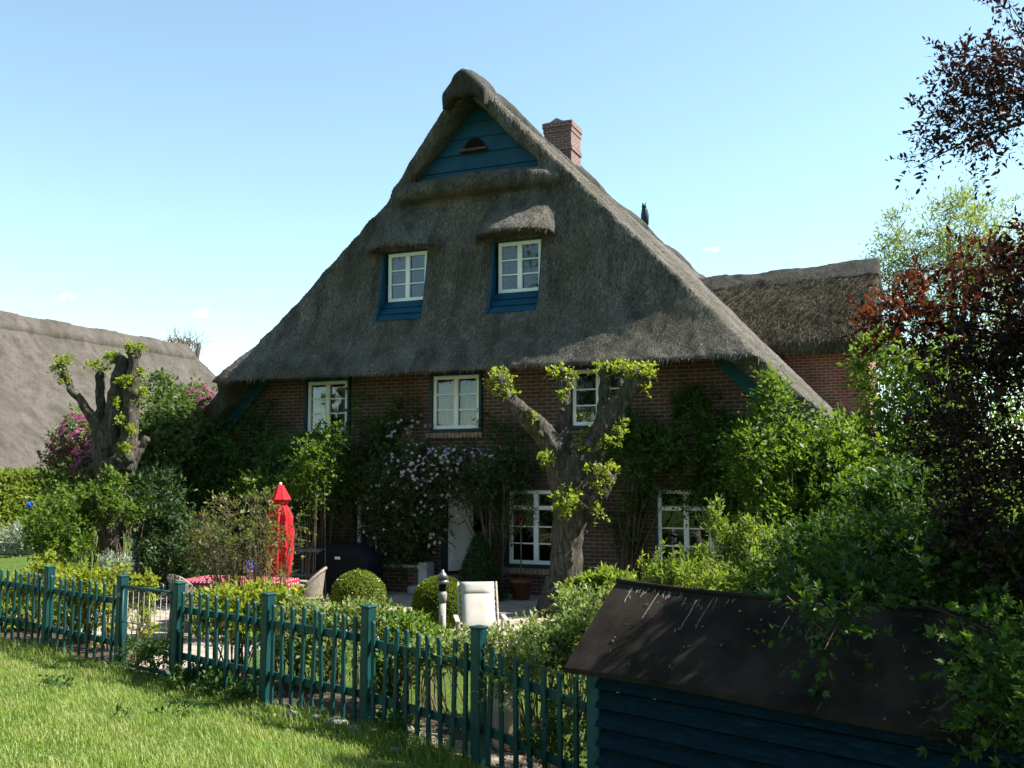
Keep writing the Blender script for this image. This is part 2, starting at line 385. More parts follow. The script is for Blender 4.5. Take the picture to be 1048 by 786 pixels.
M['palestone'] = plain('pale coping', (.34, .35, .34), (.46, .47, .46), 5, .8, .2)
M['felt'].node_tree.nodes['Principled BSDF'].inputs['Specular IOR Level'].default_value = .06
M['sillwood'] = plain('brown sill', (.06, .025, .018), (.10, .04, .028), 6, .7, .2)
M['paving'] = None
# ------------------------------------------------------------------ ground
FN = np.array([-.296, -.955, 0.0]); FP = np.array([3.83, -10.17, 0.0])      # fence line and its normal toward the dyke
def bank(x, y):
    t = (x - FP[0]) * FN[0] + (y - FP[1]) * FN[1]
    k = np.clip((t - .35) / 6.2, 0, 1.6)
    z = .72 * k ** 1.15 * np.clip(1.4 - .2 * k, 0, 2) * .86
    s_ = (x - 3.83) * .955 - (y + 10.17) * .296
    z = z + np.interp(s_, [.5, 1.37, 2.4, 5], [0, -.06, -.22, -.34]) * np.exp(-(t / 2.2) ** 2)
    return z + .018 * fbm(np.stack([x * 1.3, y * 1.3, 0 * x], -1), 2) * np.clip(t, 0, 1)
def grid_axis(c, near, step, far, n):
    a = np.arange(-near, near + 1e-6, step); o = near + (far - near) * (np.linspace(0, 1, n + 1)[1:] ** 2.5)
    return c + np.concatenate([-o[::-1], a, o])
gx = grid_axis(2, 14, .25, 900, 26); gy = grid_axis(-12, 8, .25, 900, 26)
X, Y = np.meshgrid(gx, gy, indexing='ij'); Zg = bank(X, Y)
a, b = X.shape; I = np.arange(a * b).reshape(a, b)
gm = fast_mesh("ground", np.stack([X, Y, Zg], -1).reshape(-1, 3), np.stack([I[:-1, :-1], I[1:, :-1], I[1:, 1:], I[:-1, 1:]], -1).reshape(-1, 4), True)
m, n, l, bs = newmat("lawn ground"); v = coords(n, l)
c = ramp(n, l, noise(n, l, v, 22, 6, .7), [(.3, (.035, .062, .012)), (.55, (.075, .12, .022)), (.75, (.14, .165, .045))])
c = mixc(n, l, ramp(n, l, noise(n, l, v, .8, 4), [(.4, (0,) * 3), (.7, (.55,) * 3)]), c, (.11, .14, .035))
l.new(c, bs.inputs["Base Color"]); bs.inputs["Roughness"].default_value = .95; bs.inputs["Specular IOR Level"].default_value = .1
bump(n, l, bs, noise(n, l, v, 60, 4, .7), .9, .04)
go = link("ground", gm, m); tag(go, kind="structure")
# patio, path and soil beds: thin sheets over the lawn
def sheet(name, poly, z, mat, wob=.12, cell=None):
    P = []
    for i in range(len(poly)):
        p, q = np.array(poly[i], float), np.array(poly[(i + 1) % len(poly)], float); k = max(1, int(np.linalg.norm(q - p) / .35))
        for j in range(k): P.append(p + (q - p) * j / k)
    P = np.array(P); P3 = np.stack([P[:, 0], P[:, 1], 0 * P[:, 0]], -1)
    P = P + wob * np.stack([fbm(P3 * 1.7 + 3, 2), fbm(P3 * 1.7 + 19, 2)], -1)
    mb = MB()
    if cell:
        def ins(x, y):
            c = False; q = len(P) - 1
            for i in range(len(P)):
                if (P[i][1] > y) != (P[q][1] > y) and x < (P[q][0] - P[i][0]) * (y - P[i][1]) / (P[q][1] - P[i][1] + 1e-12) + P[i][0]: c = not c
                q = i
            return c
        x0, y0 = P.min(0); nx, ny = np.ceil((P.max(0) - P.min(0)) / cell).astype(int); idx = {}; V = []; F = []
        def vid(i, j):
            if (i, j) not in idx: idx[(i, j)] = len(V); x, y = x0 + i * cell, y0 + j * cell; V.append((x, y, float(bank(np.array(x), np.array(y))) + z))
            return idx[(i, j)]
        for i in range(nx):
            for j in range(ny):
                if ins(x0 + (i + .5) * cell, y0 + (j + .5) * cell): F.append((vid(i, j), vid(i + 1, j), vid(i + 1, j + 1), vid(i, j + 1)))
        mb.add(V, F, True)
    else: mb.add([(x, y, z) for x, y in P], [tuple(range(len(P)))])
    o = mb.build(name, mat, fixn=False); tag(o, kind="structure"); return o
m, n, l, bs = newmat("sandy paving"); v = coords(n, l, (1, 1, 1), rot=(0, 0, .3))
k = n.new("ShaderNodeTexBrick"); l.new(v, k.inputs["Vector"]); k.inputs["Scale"].default_value = 1; k.inputs["Brick Width"].default_value = .42; k.inputs["Row Height"].default_value = .28; k.inputs["Mortar Size"].default_value = .012
k.inputs["Color1"].default_value = (.36, .30, .235, 1); k.inputs["Color2"].default_value = (.27, .225, .18, 1); k.inputs["Mortar"].default_value = (.13, .11, .08, 1)
c = mixc(n, l, .6, k.outputs[0], ramp(n, l, noise(n, l, v, 6, 6), [(.3, (.5,) * 3), (.7, (1.1,) * 3)]), 'MULTIPLY'); l.new(c, bs.inputs["Base Color"]); bs.inputs["Roughness"].default_value = .9
bump(n, l, bs, noise(n, l, v, 30, 5), .4, .02); M['paving'] = m
M['soil'] = plain("bed soil", (.035, .024, .016), (.10, .075, .05), 9, .95, 1.0, 30, dist=.05)
M['gravel'] = plain("sandy edge", (.17, .14, .10), (.36, .31, .24), 14, .95, 1.0, 50, dist=.03)
sheet("patio", [(-4.6, -7.2), (-1.0, -7.0), (.2, -6.4), (1.6, -5.6), (5.2, -5.5), (5.6, -4.4), (5.6, -.02), (-7, -.02), (-6.6, -4)], .004, M['paving'])
sheet("path", [(-.55, -8.85), (.45, -9.0), (.5, -7.6), (.2, -6.6), (-1.4, -6.9), (-.7, -7.7)], .008, M['paving'], .08)
BEDS = [[(-7.0, -6.8), (-3.5, -7.85), (-.5, -8.78), (-.4, -8.2), (-3.2, -7.2), (-7.0, -6.1)], [(.9, -9.2), (2.4, -9.68), (3.85, -10.1), (5.15, -10.5), (6.2, -10.85), (6.3, -10.5), (5.3, -10.0), (4, -9.45), (2.5, -8.9), (1.0, -8.5)]]
sheet("flower_bed", BEDS[0], .012, M['soil'], cell=.09)
sheet("flower_bed", BEDS[1], .012, M['soil'], cell=.09)
sheet("gravel_edge", [(3.9, -10.25), (5.15, -10.62), (6.3, -11.0), (6.35, -10.6), (5.2, -10.25), (4.0, -9.95)], .022, M['gravel'], cell=.07)

# ------------------------------------------------------------------ the farmhouse
XC, ZR, TN = 0.05, 10.62, 1.06
def xs(z): return (ZR - z) / TN                      # half width of the thatch outside at height z
house = empty("thatched_farmhouse", (XC, 0, 0), "large brown brick farmhouse with steep thatched roof and blue gable facing the garden", "farmhouse")
HIP = [(4.29, -1.0), (4.62, -.775), (5.15, -.45), (5.75, -.19), (6.3, -.07), (7.1, .05), (8.0, .22), (8.6, .34)]
hz = [h[0] for h in HIP]; hy = [h[1] for h in HIP]
def hipY(z): return float(np.interp(z, hz, hy))
def frontY(z):
    if z < 4.2: return -.46
    if z < 4.5: return -.46 - (z - 4.2) * 1.0
    if z < 8.5: return hipY(z) - .02
    return float(np.interp(z, [8.5, 9.3, 10.2, 10.7], [.10, .02, -.22, -.38]))
YB = 24.0
mb = MB()
for sg in (-1, 1):
    zl = np.concatenate([np.linspace(10.62, 8.5, 8), np.linspace(8.3, 4.5, 12), np.linspace(4.2, 2.25, 6)])
    top, bot = [], []
    for z in zl:
        ys = np.concatenate([[frontY(z)], np.linspace(max(frontY(z) + .6, 1.2), YB, 14)])
        top.append([(XC + sg * xs(z), y, z) for y in ys])
        off = .42 if z < 8.2 else .30
        bot.append([(XC + sg * (xs(z) - off * .72), y, z - off * .70) for y in ys])
    mb.slab(top, bot)
# front hip
zl = np.linspace(4.30, 8.62, 22); top, bot = [], []
for z in zl:
    hw = xs(z) - .05
    top.append([(XC + t * hw, hipY(z), z) for t in np.linspace(-1, 1, 13)])
    bot.append([(XC + t * (hw - .05), hipY(z) + .48, z + .12) for t in np.linspace(-1, 1, 13)])
mb.slab(top, bot)
# rear end closed the same way
mb.extrude([(XC - 7, YB - .4, 2.4), (XC + 7, YB - .4, 2.4), (XC + .3, YB - .4, 10.1), (XC - .3, YB - .4, 10.1)], (0, .4, 0))
# thick roll under the gablet and rounded verges round it
zz = 8.36
mb.tube([(XC - 1.85, .20, zz - .06), (XC - 1.3, .10, zz), (XC, .06, zz + .02), (XC + 1.3, .10, zz), (XC + 1.85, .20, zz - .06)], [.16, .22, .235, .22, .16], 10, sq=1.0)
for sg in (-1, 1):
    P = [(XC + sg * (xs(z) - .10), frontY(z) + .10, z - .06) for z in (8.35, 9.0, 9.7, 10.4)]
    mb.tube(P, [.13, .155, .165, .2], 10)
# eyebrow hoods over the dormers
DORM = [(-2.08, -1.0), (.50, 1.58)]
def hood(x0, x1, zb, zt, pr):
    top, bot = [], []
    for i, s in enumerate(np.linspace(0, 1, 9)):
        z = zb + (zt - zb) * s; p = pr * (1 - s) ** .85
        wv = ((x1 - x0) / 2 + .42) * (1 - .42 * s ** 1.6); xc = (x0 + x1) / 2 - .02
        rt, rb = [], []
        for t in np.linspace(-1, 1, 11):
            e = max(0.0, 1 - abs(t) ** 4.5)
            sag = .08 * t * t * (1 - s)
            rt.append((xc + t * wv, hipY(z) - p * e - .03, z - sag)); rb.append((xc + t * wv, hipY(z) + .3, z - sag + .10))
        top.append(rt); bot.append(rb)
    mb.slab(top, bot)
hood(*DORM[0], 7.10, 8.02, .44); hood(*DORM[1], 7.14, 8.06, .58)
def tdisp(amp):
    def f(P):
        return amp * (fbm(P * np.array([2.2, 2.2, 1.2]), 3) + .6 * fbm(P * np.array([9, 9, 2.0]), 2))
    return f
rm = remesh(mb, .065, 3, tdisp(.038), "roof")
cut = MB()
for x0, x1 in DORM:
    cut.extrude([(x0, -1.2, 5.55), (x0, .32, 5.55), (x0, .32, 7.09), (x0, -1.2, 7.09)], (x1 - x0, 0, 0))
rm = boolean(rm, cut)
rm.polygons.foreach_set("use_smooth", np.ones(len(rm.polygons), bool))
def straws(name, me, n, mat, parent, off, seed, keep, ln=.10, wd=.0055, lift=.09):
    """loose reed ends lying down the slope of a thatched surface"""
    g = np.random.default_rng(seed); me.calc_loop_triangles(); nv = len(me.vertices); a = np.empty(nv * 3, np.float32); me.vertices.foreach_get("co", a); Vv = a.reshape(-1, 3).astype(float)
    nt_ = len(me.loop_triangles); t = np.empty(nt_ * 3, np.int32); me.loop_triangles.foreach_get("vertices", t); T = Vv[t.reshape(-1, 3)]
    cr = np.cross(T[:, 1] - T[:, 0], T[:, 2] - T[:, 0]); ar = np.linalg.norm(cr, axis=1); nn = cr / np.maximum(ar, 1e-12)[:, None]; wgt = ar * keep(T.mean(1) + off, nn); wgt = wgt / wgt.sum()
    k = g.choice(nt_, n, p=wgt); r1 = np.sqrt(g.random(n))[:, None]; r2 = g.random(n)[:, None]; P = T[k, 0] * (1 - r1) + T[k, 1] * r1 * (1 - r2) + T[k, 2] * r1 * r2; N = nn[k]
    D = np.array([0, 0, -1.0]) - N * (-N[:, 2:3]); D = nrm(nrm(D) + g.normal(size=(n, 3)) * .13); D = nrm(D + N * (lift * g.random(n)[:, None] * 2 - .02)); S = nrm(np.cross(D, N)); L = (ln * (.4 + 1.1 * g.random(n)))[:, None]; W = (wd * (.5 + g.random(n)))[:, None]
    Q = np.stack([P - S * W - N * .008, P + S * W - N * .008, P + D * L], 1).reshape(-1, 3)
    o = link(name, fast_mesh(name, Q, np.arange(3 * n).reshape(n, 3)), mat, parent, local=True); o["kind"] = "stuff"; return o
roof = link("roof", rm, M['thatch'], house)
straws("reed_ends", rm, 150000, M['straw'], roof, np.array([XC, 0, 0]), 71, lambda c, nn: ((nn[:, 1] < -.15) | (nn[:, 0] > .35)) * np.where(c[:, 1] > 8, .25, 1.0) * (nn[:, 2] > -.35))
# ridge cap: a saddle of heather over the ridge, scalloped lower edges, swelling into a hood at the front
cb = MB(); ys = np.concatenate([np.linspace(-.52, .5, 7), np.linspace(.7, YB, 90)])
for sg in (-1, 1):
    top, bot = [], []
    for y in ys:
        fr = max(0, 1 - (y + .52) / 1.3); wv = .05 * math.sin(y * 5.2) + .04 * math.sin(y * 2.1 + 1); up = .10 + .07 * math.sin(y * 1.15) * (y > 1) - .02 * fr
        ln = .40 + wv + .18 * fr
        top.append([(XC + sg * ln * s * .95, y, ZR + up - s * ln * TN + .03 - .06 * (s == 0)) for s in (0, .35, .7, 1)])
        bot.append([(XC + sg * ln * s * .9, y, ZR - .28 - s * ln * TN) for s in (0, .35, .7, 1)])
    cb.slab(top, bot)
cb.tube([(XC - .02, y, z) for y, z in ((-.52, ZR - .33), (-.3, ZR - .27), (.3, ZR - .2), (1.2, ZR - .16))], [.27, .32, .32, .2], 12)
link("ridge_cap", remesh(cb, .06, 4, tdisp(.035), "ridge_cap"), M['cap'], roof)
# cat shaped ridge ornament
P = on(660, 226, 0, XC); P[2] = ZR + .2
fb = MB(); s_ = .9
fb.tube([P - [0, 0, .1], P + [0, 0, .25 * s_], P + [.0, -.03, .46 * s_], P + [0, -.06, .58 * s_]], [.13, .14, .10, .06], 8); fb.ball(P + [0, -.08, .56 * s_], .095 * s_)
fb.tube([P + [.04, -.08, .6 * s_], P + [.06, -.08, .72 * s_]], [.03, .01], 5); fb.tube([P + [-.04, -.08, .6 * s_], P + [-.06, -.08, .72 * s_]], [.03, .01], 5)
fb.tube([P + [0, .1, .05], P + [0, .26, .1], P + [0, .34, .26]], [.05, .04, .02], 6)
fb.build("ridge_figure", M['casing'], roof)
# gablet boards
gb = MB(); gy0 = .30; hb = 8.42; ht = 10.45
nb = 6
for i in range(nb):
    z0 = hb + (ht - hb) * i / nb; z1 = hb + (ht - hb) * (i + 1) / nb
    w0 = (ht + .12 - z0) / TN; w1 = max(.02, (ht + .12 - z1) / TN)
    gb.extrude([(XC - w0, gy0 - .03, z0), (XC + w0, gy0 - .03, z0), (XC + w1, gy0, z1 + .012), (XC - w1, gy0, z1 + .012)], (0, .05, 0))
gable = gb.build("gable", M['blue'], house)
vb = MB(); cx, cz = XC - .08, 9.17
vb.extrude([(cx + .24 * math.cos(t), gy0 - .045, cz + .24 * math.sin(t)) for t in np.linspace(0, math.pi, 14)], (0, .03, 0)); vb.build("vent_opening", M['dark'], gable)
sb_ = MB(); sb_.box((cx, gy0 - .09, cz - .03), (.62, .14, .05)); sb_.build("vent_sill", M['sillwood'], gable)

# brick front wall with openings
WZ = 4.75
wallb = MB()
wallb.extrude([(-7.35, 0, -.05), (7.40, 0, -.05), (7.40, 0, 2.35), (5.35, 0, WZ), (-5.25, 0, WZ), (-7.35, 0, 2.35)], (0, .32, 0))
OPEN = {'upper': [(-3.90, -2.88, 3.27, 4.36), (-.82, .23, 3.26, 4.36), (2.22, 3.28, 3.27, 4.36)],
        'lower': [(-2.61, -1.62, .65, 1.86), (.88, 2.02, .59, 2.03), (3.88, 5.42, .62, 2.05), (-4.75, -3.65, .80, 1.86)]}
DOOR = (-.62, .50, .34, 2.30)
cut = MB()
for g in OPEN.values():
    for x0, x1, z0, z1 in g: cut.box(((x0 + x1) / 2, .15, (z0 + z1) / 2), (x1 - x0 + .14, 1.0, z1 - z0 + .14))
x0, x1, z0, z1 = DOOR; cut.box(((x0 + x1) / 2, .15, (z0 + z1) / 2), (x1 - x0, 1.0, z1 - z0))
wm = boolean(wallb.mesh("wall", True), cut)
link("wall", wm, M['brick'], house)
# side and rear walls and the dark rooms behind the glass
sw = MB()
sw.box((-7.22, 12.0, 1.2), (.26, 23.3, 2.5)); sw.box((7.27, 12.0, 1.2), (.26, 23.3, 2.5)); sw.extrude([(-7.2, 23.4, 0), (7.2, 23.4, 0), (7.2, 23.4, 2.4), (0, 23.4, 9.5), (-7.2, 23.4, 2.4)], (0, .25, 0))
sw.build("outer_walls", M['brick'], house)
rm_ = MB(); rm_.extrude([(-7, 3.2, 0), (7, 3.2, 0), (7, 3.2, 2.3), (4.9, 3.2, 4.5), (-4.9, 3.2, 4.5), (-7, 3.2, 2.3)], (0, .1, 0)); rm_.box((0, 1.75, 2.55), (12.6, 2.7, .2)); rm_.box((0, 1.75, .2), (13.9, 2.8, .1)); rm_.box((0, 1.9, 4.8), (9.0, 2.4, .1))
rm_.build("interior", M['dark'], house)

def window(x0, x1, z0, z1, Y, rows, cols=2, transom=None, curtain=0.0, parent=house, sill=True, fw=.075):
    fr = MB(); dpt = .07
    def rb(a0, a1, b0, b1, yy=Y, d=dpt): fr.box(((a0 + a1) / 2, yy, (b0 + b1) / 2), (a1 - a0, d, b1 - b0), bev=.008)
    rb(x0, x1, z1 - fw, z1); rb(x0, x1, z0, z0 + fw); rb(x0, x0 + fw, z0 + fw, z1 - fw); rb(x1 - fw, x1, z0 + fw, z1 - fw)
    zt = z1 - fw
    iw = (x1 - x0 - 2 * fw)
    for k in range(1, cols):
        xm = x0 + fw + iw * k / cols; rb(xm - .05, xm + .05, z0 + fw, z1 - fw, Y - .008)
    if transom:
        rb(x0 + fw, x1 - fw, transom - .035, transom + .045, Y - .014); zt = transom - .035
    for k in range(cols):
        a0 = x0 + fw + iw * k / cols + (.05 if k else 0); a1 = x0 + fw + iw * (k + 1) / cols - (.05 if k < cols - 1 else 0)
        for r in range(1, rows):
            zm = z0 + fw + (zt - z0 - fw) * r / rows; fr.box(((a0 + a1) / 2, Y - .003, zm), (a1 - a0, .05, .024))
    o = fr.build("window", M['white'], parent)
    g = MB(); g.box(((x0 + x1) / 2, Y + .012, (z0 + z1) / 2), (x1 - x0 - .06, .008, z1 - z0 - .06)); g.build("pane", M['glass'], o)
    if parent is house:
        cs = MB(); c = .062
        for q in ((x0 - c, x0 - .002, z0 - c, z1 + c), (x1 + .002, x1 + c, z0 - c, z1 + c), (x0 - .002, x1 + .002, z1 + .002, z1 + c), (x0 - .002, x1 + .002, z0 - c, z0 - .002)):
            cs.box(((q[0] + q[1]) / 2, Y - .01, (q[2] + q[3]) / 2), (q[1] - q[0], .12, q[3] - q[2]))
        cs.build("casing", M['casing'], o)
        if sill:
            sl = MB()
            k = int((x1 - x0 + .3) / .085)
            for i in range(k): sl.box((x0 - .14 + .085 * (i + .5), -.02, z0 - .13), (.075, .14, .11), bev=.006)
            sl.build("brick_sill", M['sillbrick'], o)
    if curtain > 0:
        nx = 40
        for a0, a1 in ((x0 + .02, x0 + (x1 - x0) * curtain * .5), (x1 - (x1 - x0) * curtain * .5, x1 - .02)):
            cu = MB(); V = []; F = []
            for i in range(nx + 1):
                x = a0 + (a1 - a0) * i / nx; y = Y + .16 + .025 * math.sin(i * 1.15)
                V += [(x, y, z0), (x, y, z1)]
            F = [(2 * i, 2 * i + 2, 2 * i + 3, 2 * i + 1) for i in range(nx)]; cu.add(V, F, True)
            cu.build("curtain", M['curtain'], o, fixn=False)
    return o
M['sillbrick'] = plain("sill brick", (.20, .13, .09), (.33, .25, .18), 9, .9, .3, 30)
for i, q in enumerate(OPEN['upper']): window(*q, .02, 3, curtain=(.5, .8, .0)[i], sill=(i == 1))
window(*OPEN['lower'][0], .03, 2, 2, curtain=.5); window(*OPEN['lower'][1], .03, 3, 2, transom=1.68, curtain=.0)
window(*OPEN['lower'][2], .03, 3, 3, transom=1.70, curtain=.0); window(*OPEN['lower'][3], .03, 2, 2)
# doorway: dark blue frame, white leaf standing open, dark hall
x0, x1, z0, z1 = DOOR
db = MB()
for q in ((x0, x0 + .09, z0, z1), (x1 - .09, x1, z0, z1), (x0 + .09, x1 - .09, z1 - .1, z1)): db.box(((q[0] + q[1]) / 2, .10, (q[2] + q[3]) / 2), (q[1] - q[0], .16, q[3] - q[2]), bev=.01)
dfr = db.build("door_frame", M['casing'], house)
dl = MB(); A = np.array([x0 + .10, .12, 0]); Bd = A + np.array([.34, .46, 0]); dl.bar(A + [0, 0, z0 + .97], Bd + [0, 0, z0 + .97], .05, 1.86, bev=.01)
for zc, hh in ((.55, .6), (1.4, .7)):
    a2 = A + (Bd - A) * .15 + [.03, -.045, z0 + zc]; b2 = A + (Bd - A) * .85 + [.03, -.045, z0 + zc]; dl.bar(a2, b2, .02, hh, bev=.008)
dr = dl.build("door", M['white'], house)
dh = MB(); dh.tube([Bd + [-.03, -.06, 1.35], Bd + [-.10, -.1, 1.35]], .014, 6); dh.build("door_handle", M['metal'], dr)
stp = MB(); stp.box((-.05, -.28, .16), (1.5, .5, .32), bev=.02); stp.box((-.05, -.72, .08), (1.7, .38, .16), bev=.02); stp.build("doorstep", M['greystone'], house)
sw_ = MB(); sw_.box((-1.35, -.42, .24), (1.05, .28, .48)); pier = sw_.build("stoop_wall", M['brick'], house)
cp = MB(); cp.box((-1.35, -.42, .515), (1.15, .36, .07), bev=.015); cp.box((-.74, -.42, .30), (.20, .34, .60), bev=.02); cp.build("coping", M['palestone'], pier)
# barge boards under the verge
for sg in (-1, 1):
    bb = MB(); P0 = np.array([XC + sg * (xs(4.75) - .62), -.10, 4.72]); P1 = np.array([XC + sg * (xs(2.3) - .62), -.10, 2.25]); bb.bar(P0, P1, .06, .40, up=(0, -1, 0) if 0 else (0, 0, 1), bev=.01)
    bb.build("barge_board", M['brace'], house)
# dormers
for x0, x1 in DORM:
    d = MB(); Yw = .115; wz0, wz1 = 6.0, 7.05
    for xa, xb in ((x0 + .004, x0 + .04), (x1 - .025, x1 - .004)):
        d.extrude([(xa, .26, 5.56)] + [(xa, hipY(z) - (.03 if xa < x0 + .02 else -.02), z) for z in (5.56, 5.8, 6.1, 6.5, 7.07)] + [(xa, .26, 7.07)], (xb - xa, 0, 0))
    d.box(((x0 + x1) / 2, .15, 7.072), (x1 - x0 - .07, .2, .03))
    ya, yb = Yw - .06, -.26
    for i in range(3):                     # apron of lapped boards
        za = 6.0 - .15 * i; zb = za - .15; y1 = ya + (yb - ya) * i / 3; y2 = ya + (yb - ya) * (i + 1) / 3
        d.extrude([(x0 + .042, y1, za), (x0 + .042, y2 - .03, zb), (x0 + .042, y2 + .03, zb), (x0 + .042, y1 + .05, za)], (x1 - x0 - .069, 0, 0))
    dm = d.build("dormer", M['blue'], house)
    window(x0 + .10, x1 - .028, wz0, wz1, Yw, 3, 2, parent=dm)
# chimney straddling the ridge
ch = MB(); cpos = at(574, 150, 24.6); cx, cy = .02, 5.55
ch.box((cx, cy, 10.6), (.74, .74, 1.7)); ch.box((cx, cy, 10.72), (.80, .80, .10)); ch.box((cx, cy, 11.36), (.82, .82, .14)); ch.box((cx, cy, 11.22), (.78, .78, .12))
chim = ch.build("chimney", M['brick_chim'], house)
cc = MB(); cc.box((cx - .08, cy, 11.46), (.5, .6, .04)); cc.extrude([(cx - .30, cy - .25, 11.48), (cx + .14, cy - .25, 11.48), (cx - .08, cy - .25, 11.60)], (0, .5, 0)); cc.build("chimney_cap", M['metal'], chim)

# the cross gable on the right-hand slope
WY, WR, WE = 13.5, 8.60, 6.18; WH = 2.55
wb = MB()
for sg in (-1, 1):
    top, bot = [], []
    for s in np.linspace(0, 1, 9):
        yy = WY + sg * WH * s
        xe = np.linspace(1.2, 7.32, 12)
        top.append([(x, yy, WR + .18 * max(0, (x - 3) / 4.6) ** 1.5 * (1 - s) - (WR - WE) * (s - .10 * math.sin(math.pi * s))) for x in xe])
        bot.append([(x, yy, WR - .42 - (WR - WE) * s) for x in xe])
    wb.slab(top, bot)
wing_me = remesh(wb, .065, 3, lambda P: tdisp(.05)(P) + .03 * fbm(P * np.array([11, 11, 7]), 2), "wing_roof")
wroof = link("wing_roof", wing_me, M['thatch_wing'], house)
straws("reed_ends", wing_me, 32000, M['straw_wing'], wroof, np.array([XC, 0, 0]), 72, lambda c, nn: (nn[:, 1] < .1) * (nn[:, 2] > -.3) * 1.0, .17, .007, .3)
cb = MB()
for sg in (-1, 1):
    top, bot = [], []
    for x in np.linspace(1.6, 7.38, 40):
        ln = .62 + .04 * math.sin(x * 7); zz = WR + .20 + .2 * max(0, (x - 3) / 4.6) ** 1.5 + .03 * math.sin(x * 3.1)
        top.append([(x, WY + sg * ln * s, zz - s * ln * 1.02) for s in (0, .4, .8, 1)]); bot.append([(x, WY + sg * ln * s * .95, zz - .45 - s * ln * 1.0) for s in (0, .4, .8, 1)])
    cb.slab(top, bot)
link("ridge_cap", remesh(cb, .06, 3, tdisp(.04), "ridge_cap"), M['cap'], wroof)
ww = MB(); ww.extrude([(7.06, WY - 2.1, 1.5), (7.06, WY + 2.1, 1.5), (7.06, WY + 2.1, WE + .1), (7.06, WY, WR - .5), (7.06, WY - 2.1, WE + .1)], (-6.0, 0, 0))
ww.build("wing_wall", M['brick_wing'], house)

# ------------------------------------------------------------------ barn on the left
XB, ZB = -28.0, 9.35
barn = empty("thatched_barn", (XB, 12, 0), "long low barn with plain pale brown thatched roof, left of the farmhouse", "barn")
bb = MB(); TB = (ZB - 2.35) / 6.1
for sg in (-1, 1):
    top, bot = [], []
    for s in np.linspace(0, 1, 14):
        z = ZB - 7.0 * s; x = XB + sg * (6.1 * s + .5 * s ** 3 - .25 * math.sin(math.pi * s))
        ye = 23.4 + 5.2 * s
        ys_ = np.linspace(-14, ye, 30)
        top.append([(x, y, z) for y in ys_]); bot.append([(x - sg * .3, y - .1, z - .3) for y in ys_])
    bb.slab(top, bot)
bb.extrude([(XB - 6.3, 28.3, 2.5), (XB + 6.3, 28.3, 2.5), (XB, 23.2, 9.2)], (0, -.5, -.05))
broof = link("roof", remesh(bb, .11, 4, tdisp(.05), "roof"), M['thatch_barn'], barn)
cb = MB()
for sg in (-1, 1):
    top, bot = [], []
    for y in np.linspace(-14, 23.6, 70):
        u = .16 + .03 * math.sin(y * 2.2); top.append([(XB + sg * .62 * s, y, ZB + u - .05 - .62 * s * 1.1) for s in (0, .5, 1)]); bot.append([(XB + sg * .6 * s, y, ZB - .3 - .62 * s * 1.1) for s in (0, .5, 1)])
    cb.slab(top, bot)
link("ridge_cap", remesh(cb, .09, 3, tdisp(.03), "ridge_cap"), M['thatch_barn'], broof)
bw_ = MB(); bw_.box((XB, 8, 1.25), (11.0, 42, 2.6)); bw_.build("wall", M['brick'], barn)
# ------------------------------------------------------------------ plant kit
def leaf_geo(P, D, N, L, W, simple):
    S = nrm(np.cross(D, N)); N = np.cross(S, D); L = L[:, None]; W = W[:, None]
    if simple:
        V = np.stack([P, P + .5 * L * D + .5 * W * S, P + L * D - .12 * L * N, P + .5 * L * D - .5 * W * S + .12 * W * N], 1)
        n = len(P); return V.reshape(-1, 3), np.arange(4 * n).reshape(n, 4)
    h = .22 * W * N
    V = np.stack([P, P + .28 * L * D + .46 * W * S + h, P + .66 * L * D + .38 * W * S + h - .05 * L * N, P + L * D - .16 * L * N,
                  P + .66 * L * D - .38 * W * S + h - .05 * L * N, P + .28 * L * D - .46 * W * S + h], 1)
    n = len(P); b = np.arange(n)[:, None] * 6
    F = np.concatenate([b + np.array([[0, 1, 2, 3]]), b + np.array([[0, 3, 4, 5]])], 0)
    return V.reshape(-1, 3), F
def tubes_fast(P0, P1, P2, r0, r1, segs=4, sides=4):
    n = len(P0); V = []; t_ = np.linspace(0, 1, segs + 1)
    ref = nrm(np.cross(P2 - P0, np.array([.3, .5, .2]))); ref2 = nrm(np.cross(P2 - P0, ref))
    for t in t_:
        c = (1 - t) ** 2 * P0 + 2 * t * (1 - t) * P1 + t * t * P2; r = (r0 * (1 - t) + r1 * t)
        r = np.broadcast_to(r, (n,))[:, None]
        for k in range(sides):
            a = 2 * math.pi * k / sides; V.append(c + r * (math.cos(a) * ref + math.sin(a) * ref2))
    V = np.stack(V, 1); F = []
    for i in range(segs):
        for k in range(sides): F.append([i * sides + k, i * sides + (k + 1) % sides, (i + 1) * sides + (k + 1) % sides, (i + 1) * sides + k])
    F = np.array(F)[None] + (np.arange(n) * (segs + 1) * sides)[:, None, None]
    return V.reshape(-1, 3), F.reshape(-1, 4)
def fb(px, py, Y, rx, ry, rd):
    p = on(px, py, 1, Y); return (px, py, float((p - CAM) @ FW), rx, ry, rd)
def blob_world(b):
    px, py, d, rx, ry, rd = b; return at(px, py, d), np.array([rx * d / FPX, rd, ry * d / FPX])
